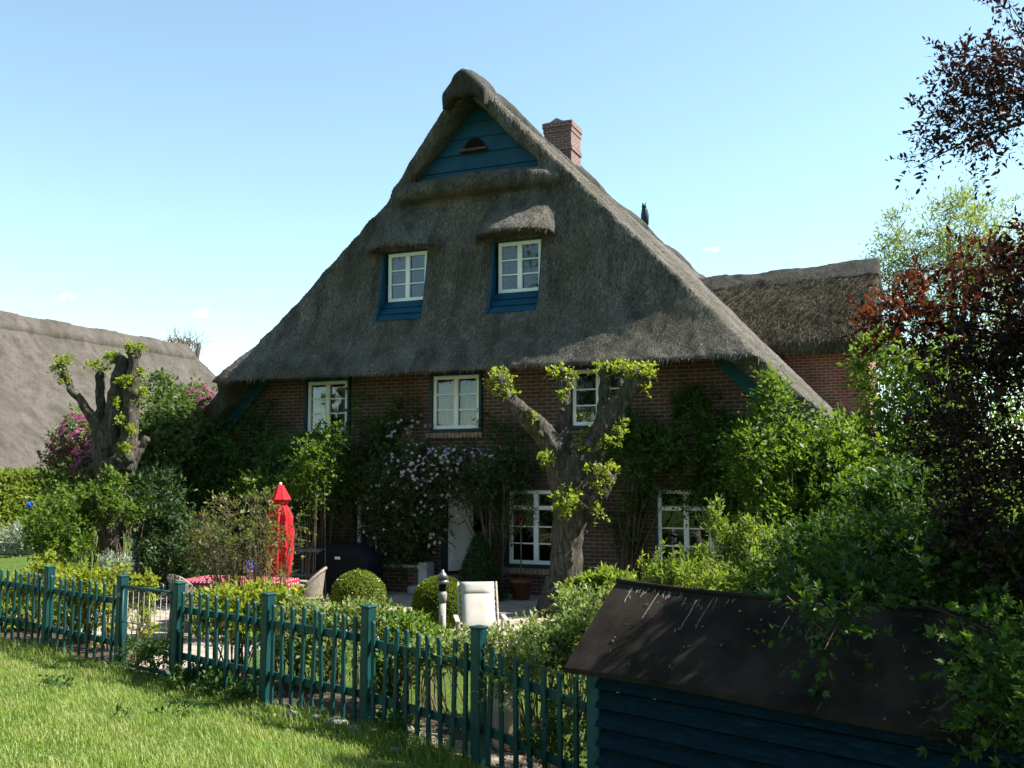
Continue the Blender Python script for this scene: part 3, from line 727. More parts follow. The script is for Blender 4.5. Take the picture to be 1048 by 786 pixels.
def sample_blobs(blobs, n, shell=.5, lump=.35, gap=.42, gfreq=2.2, seed=0):
    g = np.random.default_rng(seed + 100); C_, R3 = zip(*[blob_world(b) for b in blobs]); C_ = np.array(C_); R3 = np.array(R3)
    wgt = (R3.prod(1)) ** .66; wgt /= wgt.sum(); P = []; O = []; got = 0
    while got < n:
        k = g.choice(len(blobs), n * 2, p=wgt); u = nrm(g.normal(size=(n * 2, 3)))
        r = shell + (1 - shell) * g.random(n * 2) ** .6
        r = np.where(g.random(n * 2) < .25, g.random(n * 2) ** .5, r)
        q = u * R3[k] * (r * (1 + lump * fbm(u * 2.1 + k[:, None] * 3.7 + seed, 2)))[:, None]
        p = C_[k] + q[:, :1] * RT + q[:, 1:2] * FW + q[:, 2:3] * ZU
        o = nrm(q / R3[k] ** 2); o = o[:, :1] * RT + o[:, 1:2] * FW + o[:, 2:3] * ZU
        bz = bank(p[:, 0], p[:, 1]); low = p[:, 2] < bz + .03
        ok = (vnoise(p * gfreq + seed) > gap * g.random(n * 2) ** .35)
        if low.mean() < .8: ok &= ~low
        else: p[:, 2] = np.where(low, bz + .02 + .05 * g.random(n * 2), p[:, 2])
        P.append(p[ok]); O.append(o[ok]); got += ok.sum()
    return np.concatenate(P)[:n], np.concatenate(O)[:n]
def twigs_leaves(P, D, TL, k, L, W, seed=0, up=.6, simple=True, splay=.9, side_tilt=.25, lobes=False):
    g = np.random.default_rng(seed + 200); n = len(P)
    t = (np.arange(k) + .6) / k; TLv = TL * (.6 + .8 * g.random(n))
    base = (P[:, None] + D[:, None] * (TLv[:, None] * t[None])[..., None] - np.array([0, 0, 1]) * (.25 * TLv[:, None] * t[None] ** 2)[..., None]).reshape(-1, 3)
    Dr = np.repeat(D, k, 0); m = n * k
    per = nrm(np.cross(Dr, g.normal(size=(m, 3)))); last = np.tile((np.arange(k) == k - 1), n)[:, None]
    ld = nrm(Dr * np.where(last, 1.0, .45) + per * np.where(last, .25, splay) + np.array([0, 0, side_tilt]))
    N = nrm(np.array([0, 0, up]) + g.normal(size=(m, 3)) * .55 + .35 * SUN)
    Ls = L * (.55 + .6 * g.random(m)) * np.repeat(np.exp(.25 * g.normal(size=n)).clip(.6, 1.3), k); Ws = W * (.7 + .5 * g.random(m)) * Ls / L
    if lobes:
        S = nrm(np.cross(ld, N)); parts = [leaf_geo(base, nrm(ld + S * q), N, Ls * f_, Ws * f_ * .62, True) for q, f_ in ((0, 1.0), (.75, .82), (-.75, .82), (2.2, .5), (-2.2, .5))]; V = []; F = []; b = 0
        for v_, f_ in parts: V.append(v_); F.append(f_ + b); b += len(v_)
        return np.concatenate(V), np.concatenate(F)
    return leaf_geo(base, ld, N, Ls, Ws, simple)
def foliage(name, parent, mat, blobs, n, k, L, W, TL=.25, seed=0, dirup=.35, rnd=.7, simple=True, shell=.5, lump=.35, gap=.42, gfreq=2.2, up=.6, out=.8, splay=.9, lobes=False):
    P, O = sample_blobs(blobs, n, shell, lump, gap, gfreq, seed); g = np.random.default_rng(seed + 300)
    D = nrm(O * out + g.normal(size=O.shape) * rnd + np.array([0, 0, dirup]))
    V, F = twigs_leaves(P, D, TL, k, L, W, seed, up, simple, splay, lobes=lobes)
    o = link(name, fast_mesh(name, V, F), mat, parent)
    return o, P, D
def stems(name, parent, mat, bases, P, D, m, TL, r0=.012, r1=.003, seed=0, twigs=True):
    r1 = max(r1, r0 * .22)
    g = np.random.default_rng(seed + 400); bases = np.array(bases, float); idx = g.choice(len(P), min(m, len(P)), replace=False); T = P[idx]
    d2 = ((T[:, None] - bases[None]) ** 2).sum(-1); B = bases[d2.argmin(1)] + g.normal(size=T.shape) * np.array([.06, .06, .0])
    mid = B * .45 + T * .55; mid[:, 2] += .12 * np.linalg.norm(T - B, axis=1) - .02; mid += g.normal(size=T.shape) * .07
    V, F = tubes_fast(B, mid, T, r0, r1)
    if twigs:
        j = g.choice(len(P), min(len(P), m * 8), replace=False); E2 = P[j] + D[j] * TL
        V2, F2 = tubes_fast(P[j] - D[j] * TL * .5, P[j], E2 - np.array([0, 0, .2 * TL]), r1 * 1.1, r1 * .5, 2, 3); F = np.concatenate([F, F2 + len(V)]); V = np.concatenate([V, V2])
    return link(name, fast_mesh(name, V, F, True), mat, parent)
def ground_under(p): return np.array([p[0], p[1], float(bank(np.array(p[0]), np.array(p[1])))])
def shrub(name, label, cat, mat, blobs, n, k, L, W, group=None, bases=None, ns=30, stemr=.012, stemmat=None, TL=.25, **kw):
    cs = [blob_world(b)[0] for b in blobs]
    c = ground_under(np.mean(cs, 0)); r = empty(name, c, label, cat, group)
    o, P, D = foliage("foliage", r, mat, blobs, n, k, L, W, TL=TL, **kw)
    if bases is None: bases = [ground_under(q) for q in cs]
    if ns: stems("stems", r, stemmat or M['stem'], bases, P, D, ns, TL, stemr, seed=kw.get('seed', 0))
    return r, P, D

G = {}
G['climb'] = leafmat("climber leaves", [(.034, .075, .018), (.058, .12, .028), (.10, .175, .04)], .4)
G['clem'] = leafmat("clematis leaves", [(.030, .052, .020), (.050, .084, .028), (.08, .12, .04)], .35)
G['mid'] = leafmat("fresh shrub leaves", [(.045, .085, .012), (.08, .14, .020), (.125, .195, .030)], .5)
G['lit'] = leafmat("pale upright shrub leaves", [(.08, .13, .02), (.14, .205, .035), (.21, .27, .06)], .5)
G['yel'] = leafmat("yellow green leaves", [(.10, .15, .015), (.17, .22, .022), (.27, .29, .03)], .45)
G['cream'] = leafmat("pale edged leaves", [(.07, .12, .03), (.13, .19, .055), (.26, .29, .12)], .4)
G['maple'] = leafmat("maple leaves", [(.020, .05, .010), (.038, .085, .016), (.066, .125, .022)], .4)
G['plum'] = leafmat("copper leaves", [(.010, .009, .009), (.018, .013, .012), (.032, .016, .014), (.06, .024, .016)], .25, (1.5, .8, .5), spec=.3)
G['plumtip'] = leafmat("young red leaves", [(.03, .014, .012), (.065, .022, .015), (.16, .055, .028)], .35, (1.4, .9, .6))
G['lilacleaf'] = leafmat("lilac leaves", [(.04, .075, .02), (.075, .12, .035), (.115, .17, .055)], .4)
G['flower'] = leafmat("lilac flowers", [(.10, .015, .045), (.17, .026, .075), (.27, .06, .14)], .25, (1.1, .8, 1.0))
G['pink'] = leafmat("clematis flowers", [(.38, .28, .36), (.50, .40, .47), (.62, .54, .58)], .25, (1, 1, 1))
G['rose'] = leafmat("rose leaves", [(.045, .085, .018), (.075, .12, .025), (.11, .12, .03), (.17, .08, .035)], .4)
G['box'] = leafmat("box leaves", [(.075, .115, .012), (.125, .17, .018), (.19, .23, .035)], .3, rough=.35)
G['hedge'] = leafmat("hedge leaves", [(.09, .13, .018), (.14, .19, .028), (.20, .24, .05)], .45)
G['willow'] = leafmat("willow leaves", [(.09, .13, .045), (.13, .18, .07), (.18, .22, .10)], .5)
G['sprout'] = leafmat("lime sprouts", [(.11, .165, .022), (.18, .24, .032), (.28, .33, .06)], .45)
G['conifer'] = leafmat("dark cone leaves", [(.014, .035, .010), (.024, .055, .014), (.035, .07, .018)], .2)
G['weed'] = leafmat("weed leaves", [(.022, .055, .014), (.04, .09, .02), (.065, .12, .028)], .35)
G['silver'] = leafmat("grey green leaves", [(.13, .17, .14), (.20, .25, .21), (.28, .33, .28)], .3)
G['grass'] = leafmat("grass blades", [(.12, .18, .025), (.19, .26, .038), (.26, .32, .06), (.40, .40, .16)], .45, (1.25, 1.35, .6), rough=.5, spec=.25)
G['lawn'] = leafmat("lawn blades", [(.10, .165, .022), (.155, .23, .032), (.21, .28, .05)], .45, (1.2, 1.35, .6), rough=.55, spec=.2)

# ------------------------------------------------------------------ grass
def grassmat(name, lush, dry, dead):
    m, n, l, b = newmat(name); out = n["Material Output"]; g = n.new("ShaderNodeNewGeometry"); v = coords(n, l)
    c1 = ramp(n, l, g.outputs["Random Per Island"], [(.1, lush[0]), (.5, lush[1]), (.8, lush[2]), (.97, dead)]); c2 = ramp(n, l, g.outputs["Random Per Island"], [(.1, dry[0]), (.6, dry[1]), (.9, dead)])
    c = mixc(n, l, ramp(n, l, noise(n, l, v, 1.1, 5, .65), [(.44, (0,) * 3), (.64, (1,) * 3)]), c1, c2); c = mixc(n, l, ramp(n, l, noise(n, l, v, 3.7, 4), [(.5, (0,) * 3), (.7, (.6,) * 3)]), c, lush[0])
    l.new(c, b.inputs["Base Color"]); b.inputs["Roughness"].default_value = .5; b.inputs["Specular IOR Level"].default_value = .25
    t = n.new("ShaderNodeBsdfTranslucent"); l.new(mixc(n, l, 1.0, c, (1.35, 1.35, .6), 'MULTIPLY'), t.inputs[0]); mx = n.new("ShaderNodeMixShader"); mx.inputs[0].default_value = .45; l.new(b.outputs[0], mx.inputs[1]); l.new(t.outputs[0], mx.inputs[2]); l.new(mx.outputs[0], out.inputs[0]); return m
G['grass'] = grassmat("meadow blades", [(.085, .16, .020), (.15, .24, .030), (.22, .31, .05)], [(.16, .225, .04), (.25, .30, .07)], (.42, .40, .19))
def inpoly(x, y, poly):
    c = np.zeros(len(x), bool); j = len(poly) - 1
    for i in range(len(poly)):
        xi, yi = poly[i]; xj, yj = poly[j]
        c ^= ((yi > y) != (yj > y)) & (x < (xj - xi) * (y - yi) / (yj - yi + 1e-12) + xi); j = i
    return c
def blades(name, n, reg, hmin, hmax, wd, mat, seed, excl=(), tmin=None, clump=1.0):
    g = np.random.default_rng(seed); x0, x1, y0, y1 = reg; xs_, ys_ = [], []; got = 0
    while got < n:
        x = x0 + (x1 - x0) * g.random(n); y = y0 + (y1 - y0) * g.random(n)
        t = (x - FP[0]) * FN[0] + (y - FP[1]) * FN[1]
        q = np.stack([x, y, np.full(n, .5)], -1); ok = (t > tmin) if tmin is not None else (t < -.5)
        rel = np.stack([x - CAM[0], y - CAM[1], 0 * x - 1.9], -1); df = rel @ FW; px = 524 + FPX * (rel @ RT) / df
        ok &= (df > 3.0) & (px > -420) & (px < 1200)
        # thin out with distance so blade cover stays even in the picture
        ok &= g.random(n) < np.clip(9.0 / np.maximum(df, 1), .12, 1) ** 1.1
        ok &= vnoise(q * 2.6 + seed) > .18 * clump * g.random(n)
        for e in excl: ok &= ~inpoly(x, y, e)
        xs_.append(x[ok]); ys_.append(y[ok]); got += ok.sum()
    x = np.concatenate(xs_)[:n]; y = np.concatenate(ys_)[:n]; z = bank(x, y) - .004
    P = np.stack([x, y, z], -1); hm = vnoise(np.stack([x, y, 0 * x], -1) * 1.9 + 5)
    tt = (x - FP[0]) * FN[0] + (y - FP[1]) * FN[1]
    h = (hmin + (hmax - hmin) * g.random(n) ** 1.6) * (.45 + 1.0 * hm) * (1 + (1.1 * np.exp(-(tt / .28) ** 2) if tmin is not None else 0))
    lean = nrm(np.stack([g.normal(size=n), g.normal(size=n), np.zeros(n)], -1)) * (h * (.25 + .6 * g.random(n)))[:, None] + np.array([-.25, -.1, 0]) * h[:, None] * .5
    sd = nrm(np.cross(lean + 1e-6, ZU)); wv = (wd * (.6 + .7 * g.random(n)))[:, None]
    mid = P + lean * .35 + ZU * (h * .62)[:, None]; tip = P + lean + ZU * (h * .95)[:, None]
    V = np.stack([P - sd * wv, P + sd * wv, mid + sd * wv * .8, mid - sd * wv * .8, tip], 1).reshape(-1, 3)
    me = bpy.data.meshes.new(name); b5 = np.arange(n) * 5
    loops = np.stack([b5, b5 + 1, b5 + 2, b5 + 3, b5 + 3, b5 + 2, b5 + 4], 1).ravel()
    ls = (np.arange(n)[:, None] * 7 + np.array([[0, 4]])).ravel()
    me.vertices.add(len(V)); me.vertices.foreach_set("co", V.astype(np.float32).ravel()); me.loops.add(len(loops)); me.loops.foreach_set("vertex_index", loops.astype(np.int32))
    me.polygons.add(2 * n); me.polygons.foreach_set("loop_start", ls.astype(np.int32)); me.update(calc_edges=True)
    o = link(name, me, mat); tag(o, kind="stuff"); return o
PATIO = [[(-4.6, -7.2), (-1.0, -7.0), (.2, -6.4), (1.6, -5.6), (5.2, -5.5), (5.6, -4.4), (5.6, -.02), (-7, -.02), (-6.6, -4)], [(-.55, -8.85), (.45, -9.0), (.5, -7.6), (.2, -6.6), (-1.4, -6.9), (-.7, -7.7)], [(3.9, -10.25), (5.15, -10.62), (6.3, -11.0), (6.35, -10.6), (5.2, -10.25), (4.0, -9.95)]]
o = blades("meadow_grass", 300000, (-12, 9, -16.5, -5.0), .025, .082, .0026, G['grass'], 1, tmin=.02)
tag(o, "short sunlit meadow grass on the bank in front of the fence", "grass")
o = blades("garden_grass", 60000, (-16, 7.5, -12, 6), .015, .045, .004, G['lawn'], 2, excl=BEDS + PATIO)
tag(o, "mown garden lawn behind the green fence", "grass")

# ------------------------------------------------------------------ pollarded limes
def bark_disp(P):
    return .02 * fbm(P * np.array([6, 6, 1.6]), 3) + .018 * fbm(P * np.array([17, 17, 4.0]), 3)
def pollard(name, label, d, limbs, knobs, burrs, sprouts, nl, Ls, base_px, hollows=()):
    b = ground_under(at(base_px[0], base_px[1], d)); r = empty(name, b, label, "tree", "pollarded lime trees")
    mb = MB(); k = d / FPX
    for L_ in limbs:
        P = [at(x, y, d + dd) for x, y, rr, dd in L_]; R0 = [rr * k for x, y, rr, dd in L_]
        # subdivide with wobble
        Q = []; RR = []
        for i in range(len(P) - 1):
            for t in np.linspace(0, 1, 4, endpoint=False):
                Q.append(P[i] * (1 - t) + P[i + 1] * t); RR.append(R0[i] * (1 - t) + R0[i + 1] * t)
        Q.append(P[-1]); RR.append(R0[-1]); Q = np.array(Q); Q[1:-1] += rng.normal(size=Q[1:-1].shape) * .012
        RR = np.array(RR) * (.80 + .05 * rng.normal(size=len(RR)).clip(-1.5, 1.5))
        mb.tube(Q, RR, 10)
    for x, y, rr, dd in knobs + burrs:
        c = at(x, y, d + dd); rr *= .62 if (x, y, rr, dd) in burrs else .82; mb.ball(c, rr * k)
        for q in range(6):
            v = nrm(rng.normal(size=3)); mb.ball(c + v * rr * k * .95, rr * k * (.26 + .2 * rng.random()), 8, 6)
    # root flare
    for a in np.linspace(0, 2 * math.pi, 7)[:-1]:
        rr = limbs[0][0][2] * k * .72; v = np.array([math.cos(a), math.sin(a), 0]); mb.tube([b + v * rr * 1.25 + [0, 0, -.08], b + v * rr * .8 + [0, 0, .22], b + v * rr * .45 + [0, 0, .6]], [.10, .14, .12], 7)
    link("trunk", remesh(mb, .026, 2, bark_disp, "trunk"), M['bark'], r)
    bl = [(x, y, d + dd, rx, ry, rx * k) for x, y, rx, ry, dd in sprouts]
    o, P, D = foliage("crown", r, G['sprout'], bl, nl, 5, Ls, Ls * .85, TL=.10, seed=int(d * 7), dirup=.5, shell=.35, gap=.3, gfreq=6, lump=.5)
    return r
pollard("pollarded_lime", "thick pollarded lime tree with forked limbs close in front of the brick wall", 16.6,
  [[(574, 640, 27, 0), (577, 600, 22, 0), (581, 560, 20.5, 0), (583, 525, 21, 0), (585, 495, 24, 0), (586, 470, 22, 0)],
   [(580, 500, 19, 0), (567, 462, 17, 0), (556, 442, 15, -.05), (538, 426, 12.5, -.1), (521, 411, 11, -.15), (512, 393, 9, -.15)],
   [(574, 470, 14, .1), (577, 440, 11, .2), (577, 412, 9, .25), (576, 388, 8.5, .25)],
   [(592, 500, 19, 0), (604, 468, 17, 0), (616, 442, 14.5, -.05), (632, 416, 12.5, -.1), (648, 394, 11, -.1), (655, 384, 10, -.1)],
   [(610, 452, 11, .05), (617, 420, 8.5, .15), (619, 398, 7.5, .2), (621, 382, 8, .2)],
   [(598, 520, 13, -.1), (617, 500, 11, -.12), (627, 486, 7, -.12)]],
  [(511, 389, 9.5, -.15), (576, 384, 9, .25), (622, 381, 10, .2), (653, 386, 12, -.1), (640, 383, 8, 0)],
  [(549, 430, 8, -.25), (585, 455, 7, -.2), (629, 445, 8, -.1), (622, 490, 9, -.15), (598, 508, 7, -.35), (566, 478, 6, -.3), (625, 432, 6, -.1), (610, 522, 6, -.2), (596, 470, 8, -.25), (513, 405, 6, -.2), (542, 422, 6, -.3), (553, 445, 6, -.3), (573, 462, 5, -.3), (590, 492, 7, -.38), (604, 490, 6, -.35), (617, 465, 6, -.25), (640, 412, 5, -.2), (572, 500, 5, -.38), (580, 530, 4, -.36), (600, 545, 4, -.34), (632, 428, 5, -.2), (575, 420, 4, .1)],
  [(513, 386, 11, 8, -.15), (505, 393, 5, 8, -.2), (573, 382, 11, 6, .25), (620, 378, 14, 6, .2), (655, 381, 17, 9, -.1), (662, 392, 8, 10, -.1), (640, 376, 10, 5, 0), (629, 446, 8, 8, -.2), (634, 438, 5, 8, -.2), (624, 484, 10, 9, -.25), (582, 512, 13, 13, -.45), (575, 520, 8, 8, -.45), (610, 524, 6, 6, -.3), (597, 462, 6, 7, -.35), (521, 402, 6, 6, -.25), (560, 470, 7, 6, -.35), (588, 388, 4, 4, .2), (545, 425, 4, 4, -.35), (575, 405, 4, 4, .05), (580, 398, 3, 3, .05), (605, 480, 5, 5, -.4), (594, 445, 6, 5, 0), (600, 428, 5, 5, .2), (618, 455, 5, 5, -.3), (516, 398, 4, 6, -.3), (664, 384, 5, 6, -.1), (612, 500, 5, 4, -.35)],
  850, .056, (574, 632))
pollard("pollarded_lime", "gnarled pollarded lime tree with one side arm, beside the lilacs at left", 18.6,
  [[(112, 622, 19, 0), (113, 580, 15.5, 0), (113, 540, 15, 0), (113, 500, 19, 0), (115, 470, 23, 0)],
   [(106, 480, 15, 0), (112, 450, 13, 0), (117, 420, 12, 0), (122, 390, 11, 0), (127, 366, 9, 0)],
   [(125, 480, 13, -.1), (131, 445, 11, -.1), (134, 415, 10, -.1), (137, 385, 8, -.1), (138, 362, 7, -.1)],
   [(102, 470, 11, .1), (104, 430, 8, .15), (104, 405, 6.5, .15), (102, 384, 6, .15)],
   [(108, 460, 9, -.1), (96, 430, 7, -.15), (84, 413, 6, -.2), (73, 398, 5, -.2), (67, 384, 5, -.2), (64, 372, 4.5, -.2)],
   [(130, 485, 8, .1), (141, 465, 6.5, .1), (149, 449, 5, .1)]],
  [(64, 374, 6, -.2), (137, 360, 8, -.1), (122, 368, 8, 0), (103, 384, 6, .15)],
  [(128, 448, 8, -.2), (120, 425, 7, -.2), (138, 402, 7, -.2), (118, 470, 7, -.35), (133, 470, 8, -.3), (150, 450, 6, .1), (76, 402, 4, -.2)],
  [(64, 370, 6, 4, -.2), (61, 378, 4, 4, -.2), (137, 357, 9, 4, -.1), (116, 367, 7, 3.5, 0), (129, 390, 6, 3, -.25), (142, 382, 3, 4, -.1), (119, 413, 3, 3, -.25), (127, 460, 5, 3, -.3), (104, 378, 4, 3, .1), (132, 409, 3, 2.5, -.3), (147, 402, 2.5, 4, -.1), (95, 374, 8, 1, .1), (66, 389, 3, 3, -.25), (123, 430, 3, 3, -.3), (136, 440, 3, 3, -.3)],
  560, .055, (112, 612))

# ------------------------------------------------------------------ climbers on the front wall
def climber(label, mat, blobs, n, k, L, seed, bases, cat="climber", **kw):
    c = blob_world(blobs[0])[0]; r = empty("climbing_plant", (bases[0][0], bases[0][1], 0), label, cat, "climbers on the front wall")
    o, P, D = foliage("foliage", r, mat, blobs, n, k, L, L * .55, seed=seed, TL=.28, **kw)
    stems("stems", r, M['stem'], bases, P, D, 50, .28, .022, .004, seed=seed); return r, P, D
climber("dense dark green climber with sunlit tips covering the wall below the leftmost upper window", G['climb'],
  [fb(215, 500, -.9, 36, 44, .5), fb(262, 468, -.5, 48, 34, .4), fb(300, 480, -.8, 40, 36, .6), fb(345, 470, -.5, 36, 30, .35), fb(335, 505, -.6, 34, 44, .45), fb(372, 425, -.2, 14, 22, .15), fb(190, 530, -1.0, 24, 44, .5), fb(268, 425, -.15, 20, 16, .12), fb(250, 510, -.7, 52, 38, .45), fb(322, 468, -1.15, 26, 26, .45), fb(395, 440, -.25, 16, 14, .15), fb(240, 450, -.3, 36, 20, .25), fb(300, 520, -.4, 40, 36, .3), fb(340, 540, -.3, 26, 26, .2), fb(225, 540, -.6, 36, 30, .4), fb(330, 455, -1.3, 18, 16, .3)],
  4300, 9, .08, 21, [np.array([-5.6, -.5, 0]), np.array([-3.2, -.3, 0]), np.array([-6.6, -.9, 0])], gap=.55)
shrub("rambling_shrub", "sunlit green rambler standing out from the wall just above the red parasol", "shrub", G['mid'], [fb(322, 462, -2.2, 20, 24, .3), fb(298, 490, -2.2, 22, 18, .3), fb(338, 442, -2.1, 9, 12, .18), fb(265, 500, -2.2, 20, 12, .25), fb(318, 500, -2.1, 12, 18, .2)], 460, 8, .075, .045, seed=26, ns=10, TL=.24, gap=.55)
r, P, D = climber("pink flowered climber below the middle upper window, reaching down beside the white door", G['clem'],
  [fb(425, 478, -.45, 55, 28, .35), fb(412, 520, -.55, 30, 50, .4), fb(485, 474, -.3, 44, 18, .25), fb(436, 525, -.4, 18, 44, .3), fb(515, 485, -.35, 28, 28, .28), fb(503, 535, -.3, 14, 40, .2), fb(415, 420, -.12, 16, 18, .12), fb(410, 560, -.5, 20, 34, .3), fb(545, 425, -.12, 14, 14, .1), fb(505, 430, -.1, 10, 16, .1), fb(425, 445, -.2, 20, 14, .15), fb(446, 555, -.7, 9, 34, .2), fb(380, 490, -.3, 24, 40, .2), fb(455, 500, -.5, 26, 16, .2), fb(500, 505, -.35, 30, 24, .25), fb(395, 455, -.2, 26, 20, .18), fb(540, 470, -.2, 26, 26, .2), fb(520, 450, -.15, 22, 14, .15), fb(388, 530, -.4, 20, 36, .25)],
  4000, 9, .068, 23, [np.array([-1.75, -.4, 0]), np.array([.75, -.35, 0])], gap=.5)
def flowers(parent, mat, P, O, n, size, seed, petals=4, name="flowers"):
    g = np.random.default_rng(seed); c = P[:n]; nn = nrm(O[:n] + np.array([0, 0, .3]) - FW * .6 + g.normal(size=c.shape) * .3)
    a = nrm(np.cross(nn, g.normal(size=c.shape))); b = np.cross(nn, a); V = []
    for k in range(petals):
        t = 2 * math.pi * k / petals; d = math.cos(t) * a + math.sin(t) * b; e = -math.sin(t) * a + math.cos(t) * b
        V.append(np.stack([c, c + size * .6 * d + size * .38 * e + nn * size * .12, c + size * d, c + size * .6 * d - size * .38 * e + nn * size * .12], 1))
    V = np.concatenate(V, 0); F = np.arange(len(V) * 4).reshape(-1, 4)
    o = link(name, fast_mesh(name, V.reshape(-1, 3), F), mat, parent); tag(o, kind="stuff"); return o
fbl = [fb(440, 474, -.6, 50, 20, .38), fb(475, 470, -.45, 42, 14, .25), fb(418, 440, -.3, 24, 18, .2), fb(430, 500, -.7, 45, 30, .35), fb(500, 468, -.5, 22, 14, .2), fb(400, 530, -.75, 36, 45, .3), fb(450, 540, -.6, 20, 30, .2)]
FPn, FO = sample_blobs(fbl[:3], 260, .8, .2, .2, 2, 31); flowers(r, G['pink'], FPn, FO, 260, .038, 33)
FPn, FO = sample_blobs(fbl[3:], 200, .8, .2, .2, 2, 35); flowers(r, G['pink'], FPn, FO, 200, .034, 36)
climber("dark green climber on bare brick to the right of the thick pollarded tree", G['climb'],
  [fb(655, 462, -.3, 36, 26, .25), fb(715, 458, -.28, 44, 22, .22), fb(765, 470, -.35, 34, 32, .28), fb(640, 440, -.15, 14, 20, .14), fb(712, 476, -.3, 34, 8, .2), fb(700, 420, -.1, 20, 14, .08), fb(612, 510, -.15, 14, 24, .12), fb(655, 505, -.15, 14, 22, .1), fb(735, 440, -.2, 34, 12, .15), fb(760, 510, -.3, 30, 30, .25), fb(605, 470, -.15, 12, 30, .1), fb(735, 500, -.2, 60, 14, .15), fb(640, 540, -.2, 22, 22, .15), fb(715, 415, -.12, 30, 14, .1)],
  2500, 9, .09, 25, [np.array([3.3, -.2, 0]), np.array([5.6, -.3, 0])], gap=.55)

# ------------------------------------------------------------------ shrubs and trees
shrub("large_shrub", "big round sunlit green shrub reaching to the eave at the right end of the wall", "shrub", G['mid'],
  [(828, 500, 15.5, 60, 52, 1.0), (795, 435, 15.8, 18, 36, .4), (870, 505, 15.2, 52, 50, 1.0), (788, 405, 15.9, 8, 20, .3), (770, 470, 15.6, 18, 30, .5), (840, 462, 15.8, 44, 34, .8), (810, 550, 15, 48, 40, .8)],
  3600, 9, .085, .05, seed=41, ns=60, stemr=.02, TL=.3, gap=.5)
shrub("large_shrub", "tall loose green shrub growing between the farmhouse gable end and the copper tree", "shrub", G['mid'],
  [(930, 420, 16.5, 50, 70, 1.2), (905, 375, 17, 28, 40, .8), (945, 480, 15.5, 60, 70, 1.2), (985, 430, 16, 60, 90, 1.3), (915, 540, 14.5, 60, 60, 1.0), (1000, 540, 14, 70, 80, 1.0)],
  3600, 9, .09, .055, seed=42, ns=60, stemr=.025, TL=.32, gap=.52)
shrub("upright_shrub", "sunlit pale green shrub with upright shoots just behind the shed ridge", "shrub", G['lit'],
  [(737, 570, 12.6, 7, 44, .14), (731, 545, 12.6, 4, 28, .08), (690, 592, 12.4, 26, 12, .3), (674, 582, 12.5, 4, 28, .09), (700, 582, 12.4, 5, 20, .1), (760, 575, 12.6, 9, 44, .16), (766, 545, 12.6, 4, 34, .08), (785, 578, 12.4, 24, 26, .35), (735, 600, 12.2, 70, 14, .4), (718, 580, 12.5, 12, 20, .15), (800, 590, 12, 36, 24, .4), (655, 590, 12.6, 4, 12, .1)],
  1500, 9, .07, .026, seed=43, ns=80, dirup=1.6, rnd=.35, out=.3, TL=.2, gap=.4)
shrub("overhanging_shrub", "green leafy maple shrub hanging over the ridge of the tarred shed", "shrub", G['maple'],
  [(850, 580, 9.6, 60, 36, .6), (805, 605, 9.0, 36, 16, .35), (900, 590, 8.6, 60, 42, .6), (960, 590, 8.0, 60, 52, .6), (838, 618, 6.6, 24, 10, .2), (850, 645, 5.75, 22, 10, .12), (905, 640, 5.9, 40, 18, .22), (960, 630, 5.7, 44, 34, .25), (1010, 670, 5.3, 34, 44, .25), (1038, 720, 4.9, 14, 50, .14), (930, 540, 10, 60, 50, .7), (1010, 590, 6.6, 50, 40, .4), (880, 610, 6.6, 40, 18, .25)],
  3900, 8, .060, .046, lobes=True, seed=44, ns=60, stemr=.02, TL=.3, simple=False, gap=.5, bases=[at(900, 800, 9.6) * [1, 1, 0], at(1000, 800, 9.0) * [1, 1, 0], at(820, 800, 10.6) * [1, 1, 0]])
# copper tree
tb = np.array([*at(1165, 600, 7.3)[:2], 0]); pl = empty("copper_leaved_tree", tb, "dark purple copper leaved tree filling the right edge of the photo", "tree")
trunk = MB()
def limb(P, r0, r1):
    P = np.array(P); t = np.linspace(0, 1, len(P)); trunk.tube(P, r0 + (r1 - r0) * t, 8)
ktop = at(1150, 250, 7.3)
limb([tb + [0, 0, -.1], tb + [.02, 0, 1.2], at(1160, 380, 7.3), ktop, at(1150, 120, 7.5), at(1140, 20, 7.8)], .15, .008)
for tip, st in (((935, 172, 7.9), (1150, 110, 8.0)), ((985, 55, 8.0), (1150, 130, 8.0)), ((960, 330, 6.8), (1160, 420, 7.3)), ((905, 315, 6.9), (1155, 360, 7.3)), ((975, 480, 6.7), (1160, 500, 7.3)), ((1000, 580, 6.6), (1163, 540, 7.3)), ((1010, 230, 7.0), (1152, 300, 7.3))):
    A = at(*st); B = at(*tip); limb([A, A * .6 + B * .4 + [0, 0, .12], A * .25 + B * .75 + [0, 0, .10], B], .024, .0025)
trunk.build("trunk", M['plumbark'], pl)
pb = [(1062, 420, 6.9, 70, 95, .9), (1090, 310, 7.1, 66, 75, .9), (1022, 340, 6.6, 38, 42, .5), (1052, 540, 6.5, 56, 85, .75), (1072, 650, 6.2, 30, 60, .5), (1002, 415, 6.5, 34, 42, .5), (1056, 255, 7.0, 22, 26, .4), (975, 355, 6.6, 24, 20, .3), (1015, 505, 6.5, 34, 46, .5), (1016, 285, 6.9, 18, 16, .3), (1000, 560, 6.4, 24, 30, .4), (940, 330, 6.7, 16, 8, .15), (975, 450, 6.5, 16, 22, .3)]
off = [(1230, 300, 6.2, 110, 170, 1.0), (1230, 480, 5.9, 80, 120, .8), (1320, 330, 5.7, 160, 190, 1.1), (1190, 200, 8.2, 80, 110, .9), (1360, 150, 6.6, 130, 140, 1.0), (1190, 60, 8.4, 90, 100, 1.0), (1300, 560, 5.6, 130, 150, .9)]
foliage("crown", pl, G['plum'], pb, 1700, 10, .055, .028, TL=.24, seed=51, simple=False, gap=.62, gfreq=3.0, dirup=.2)
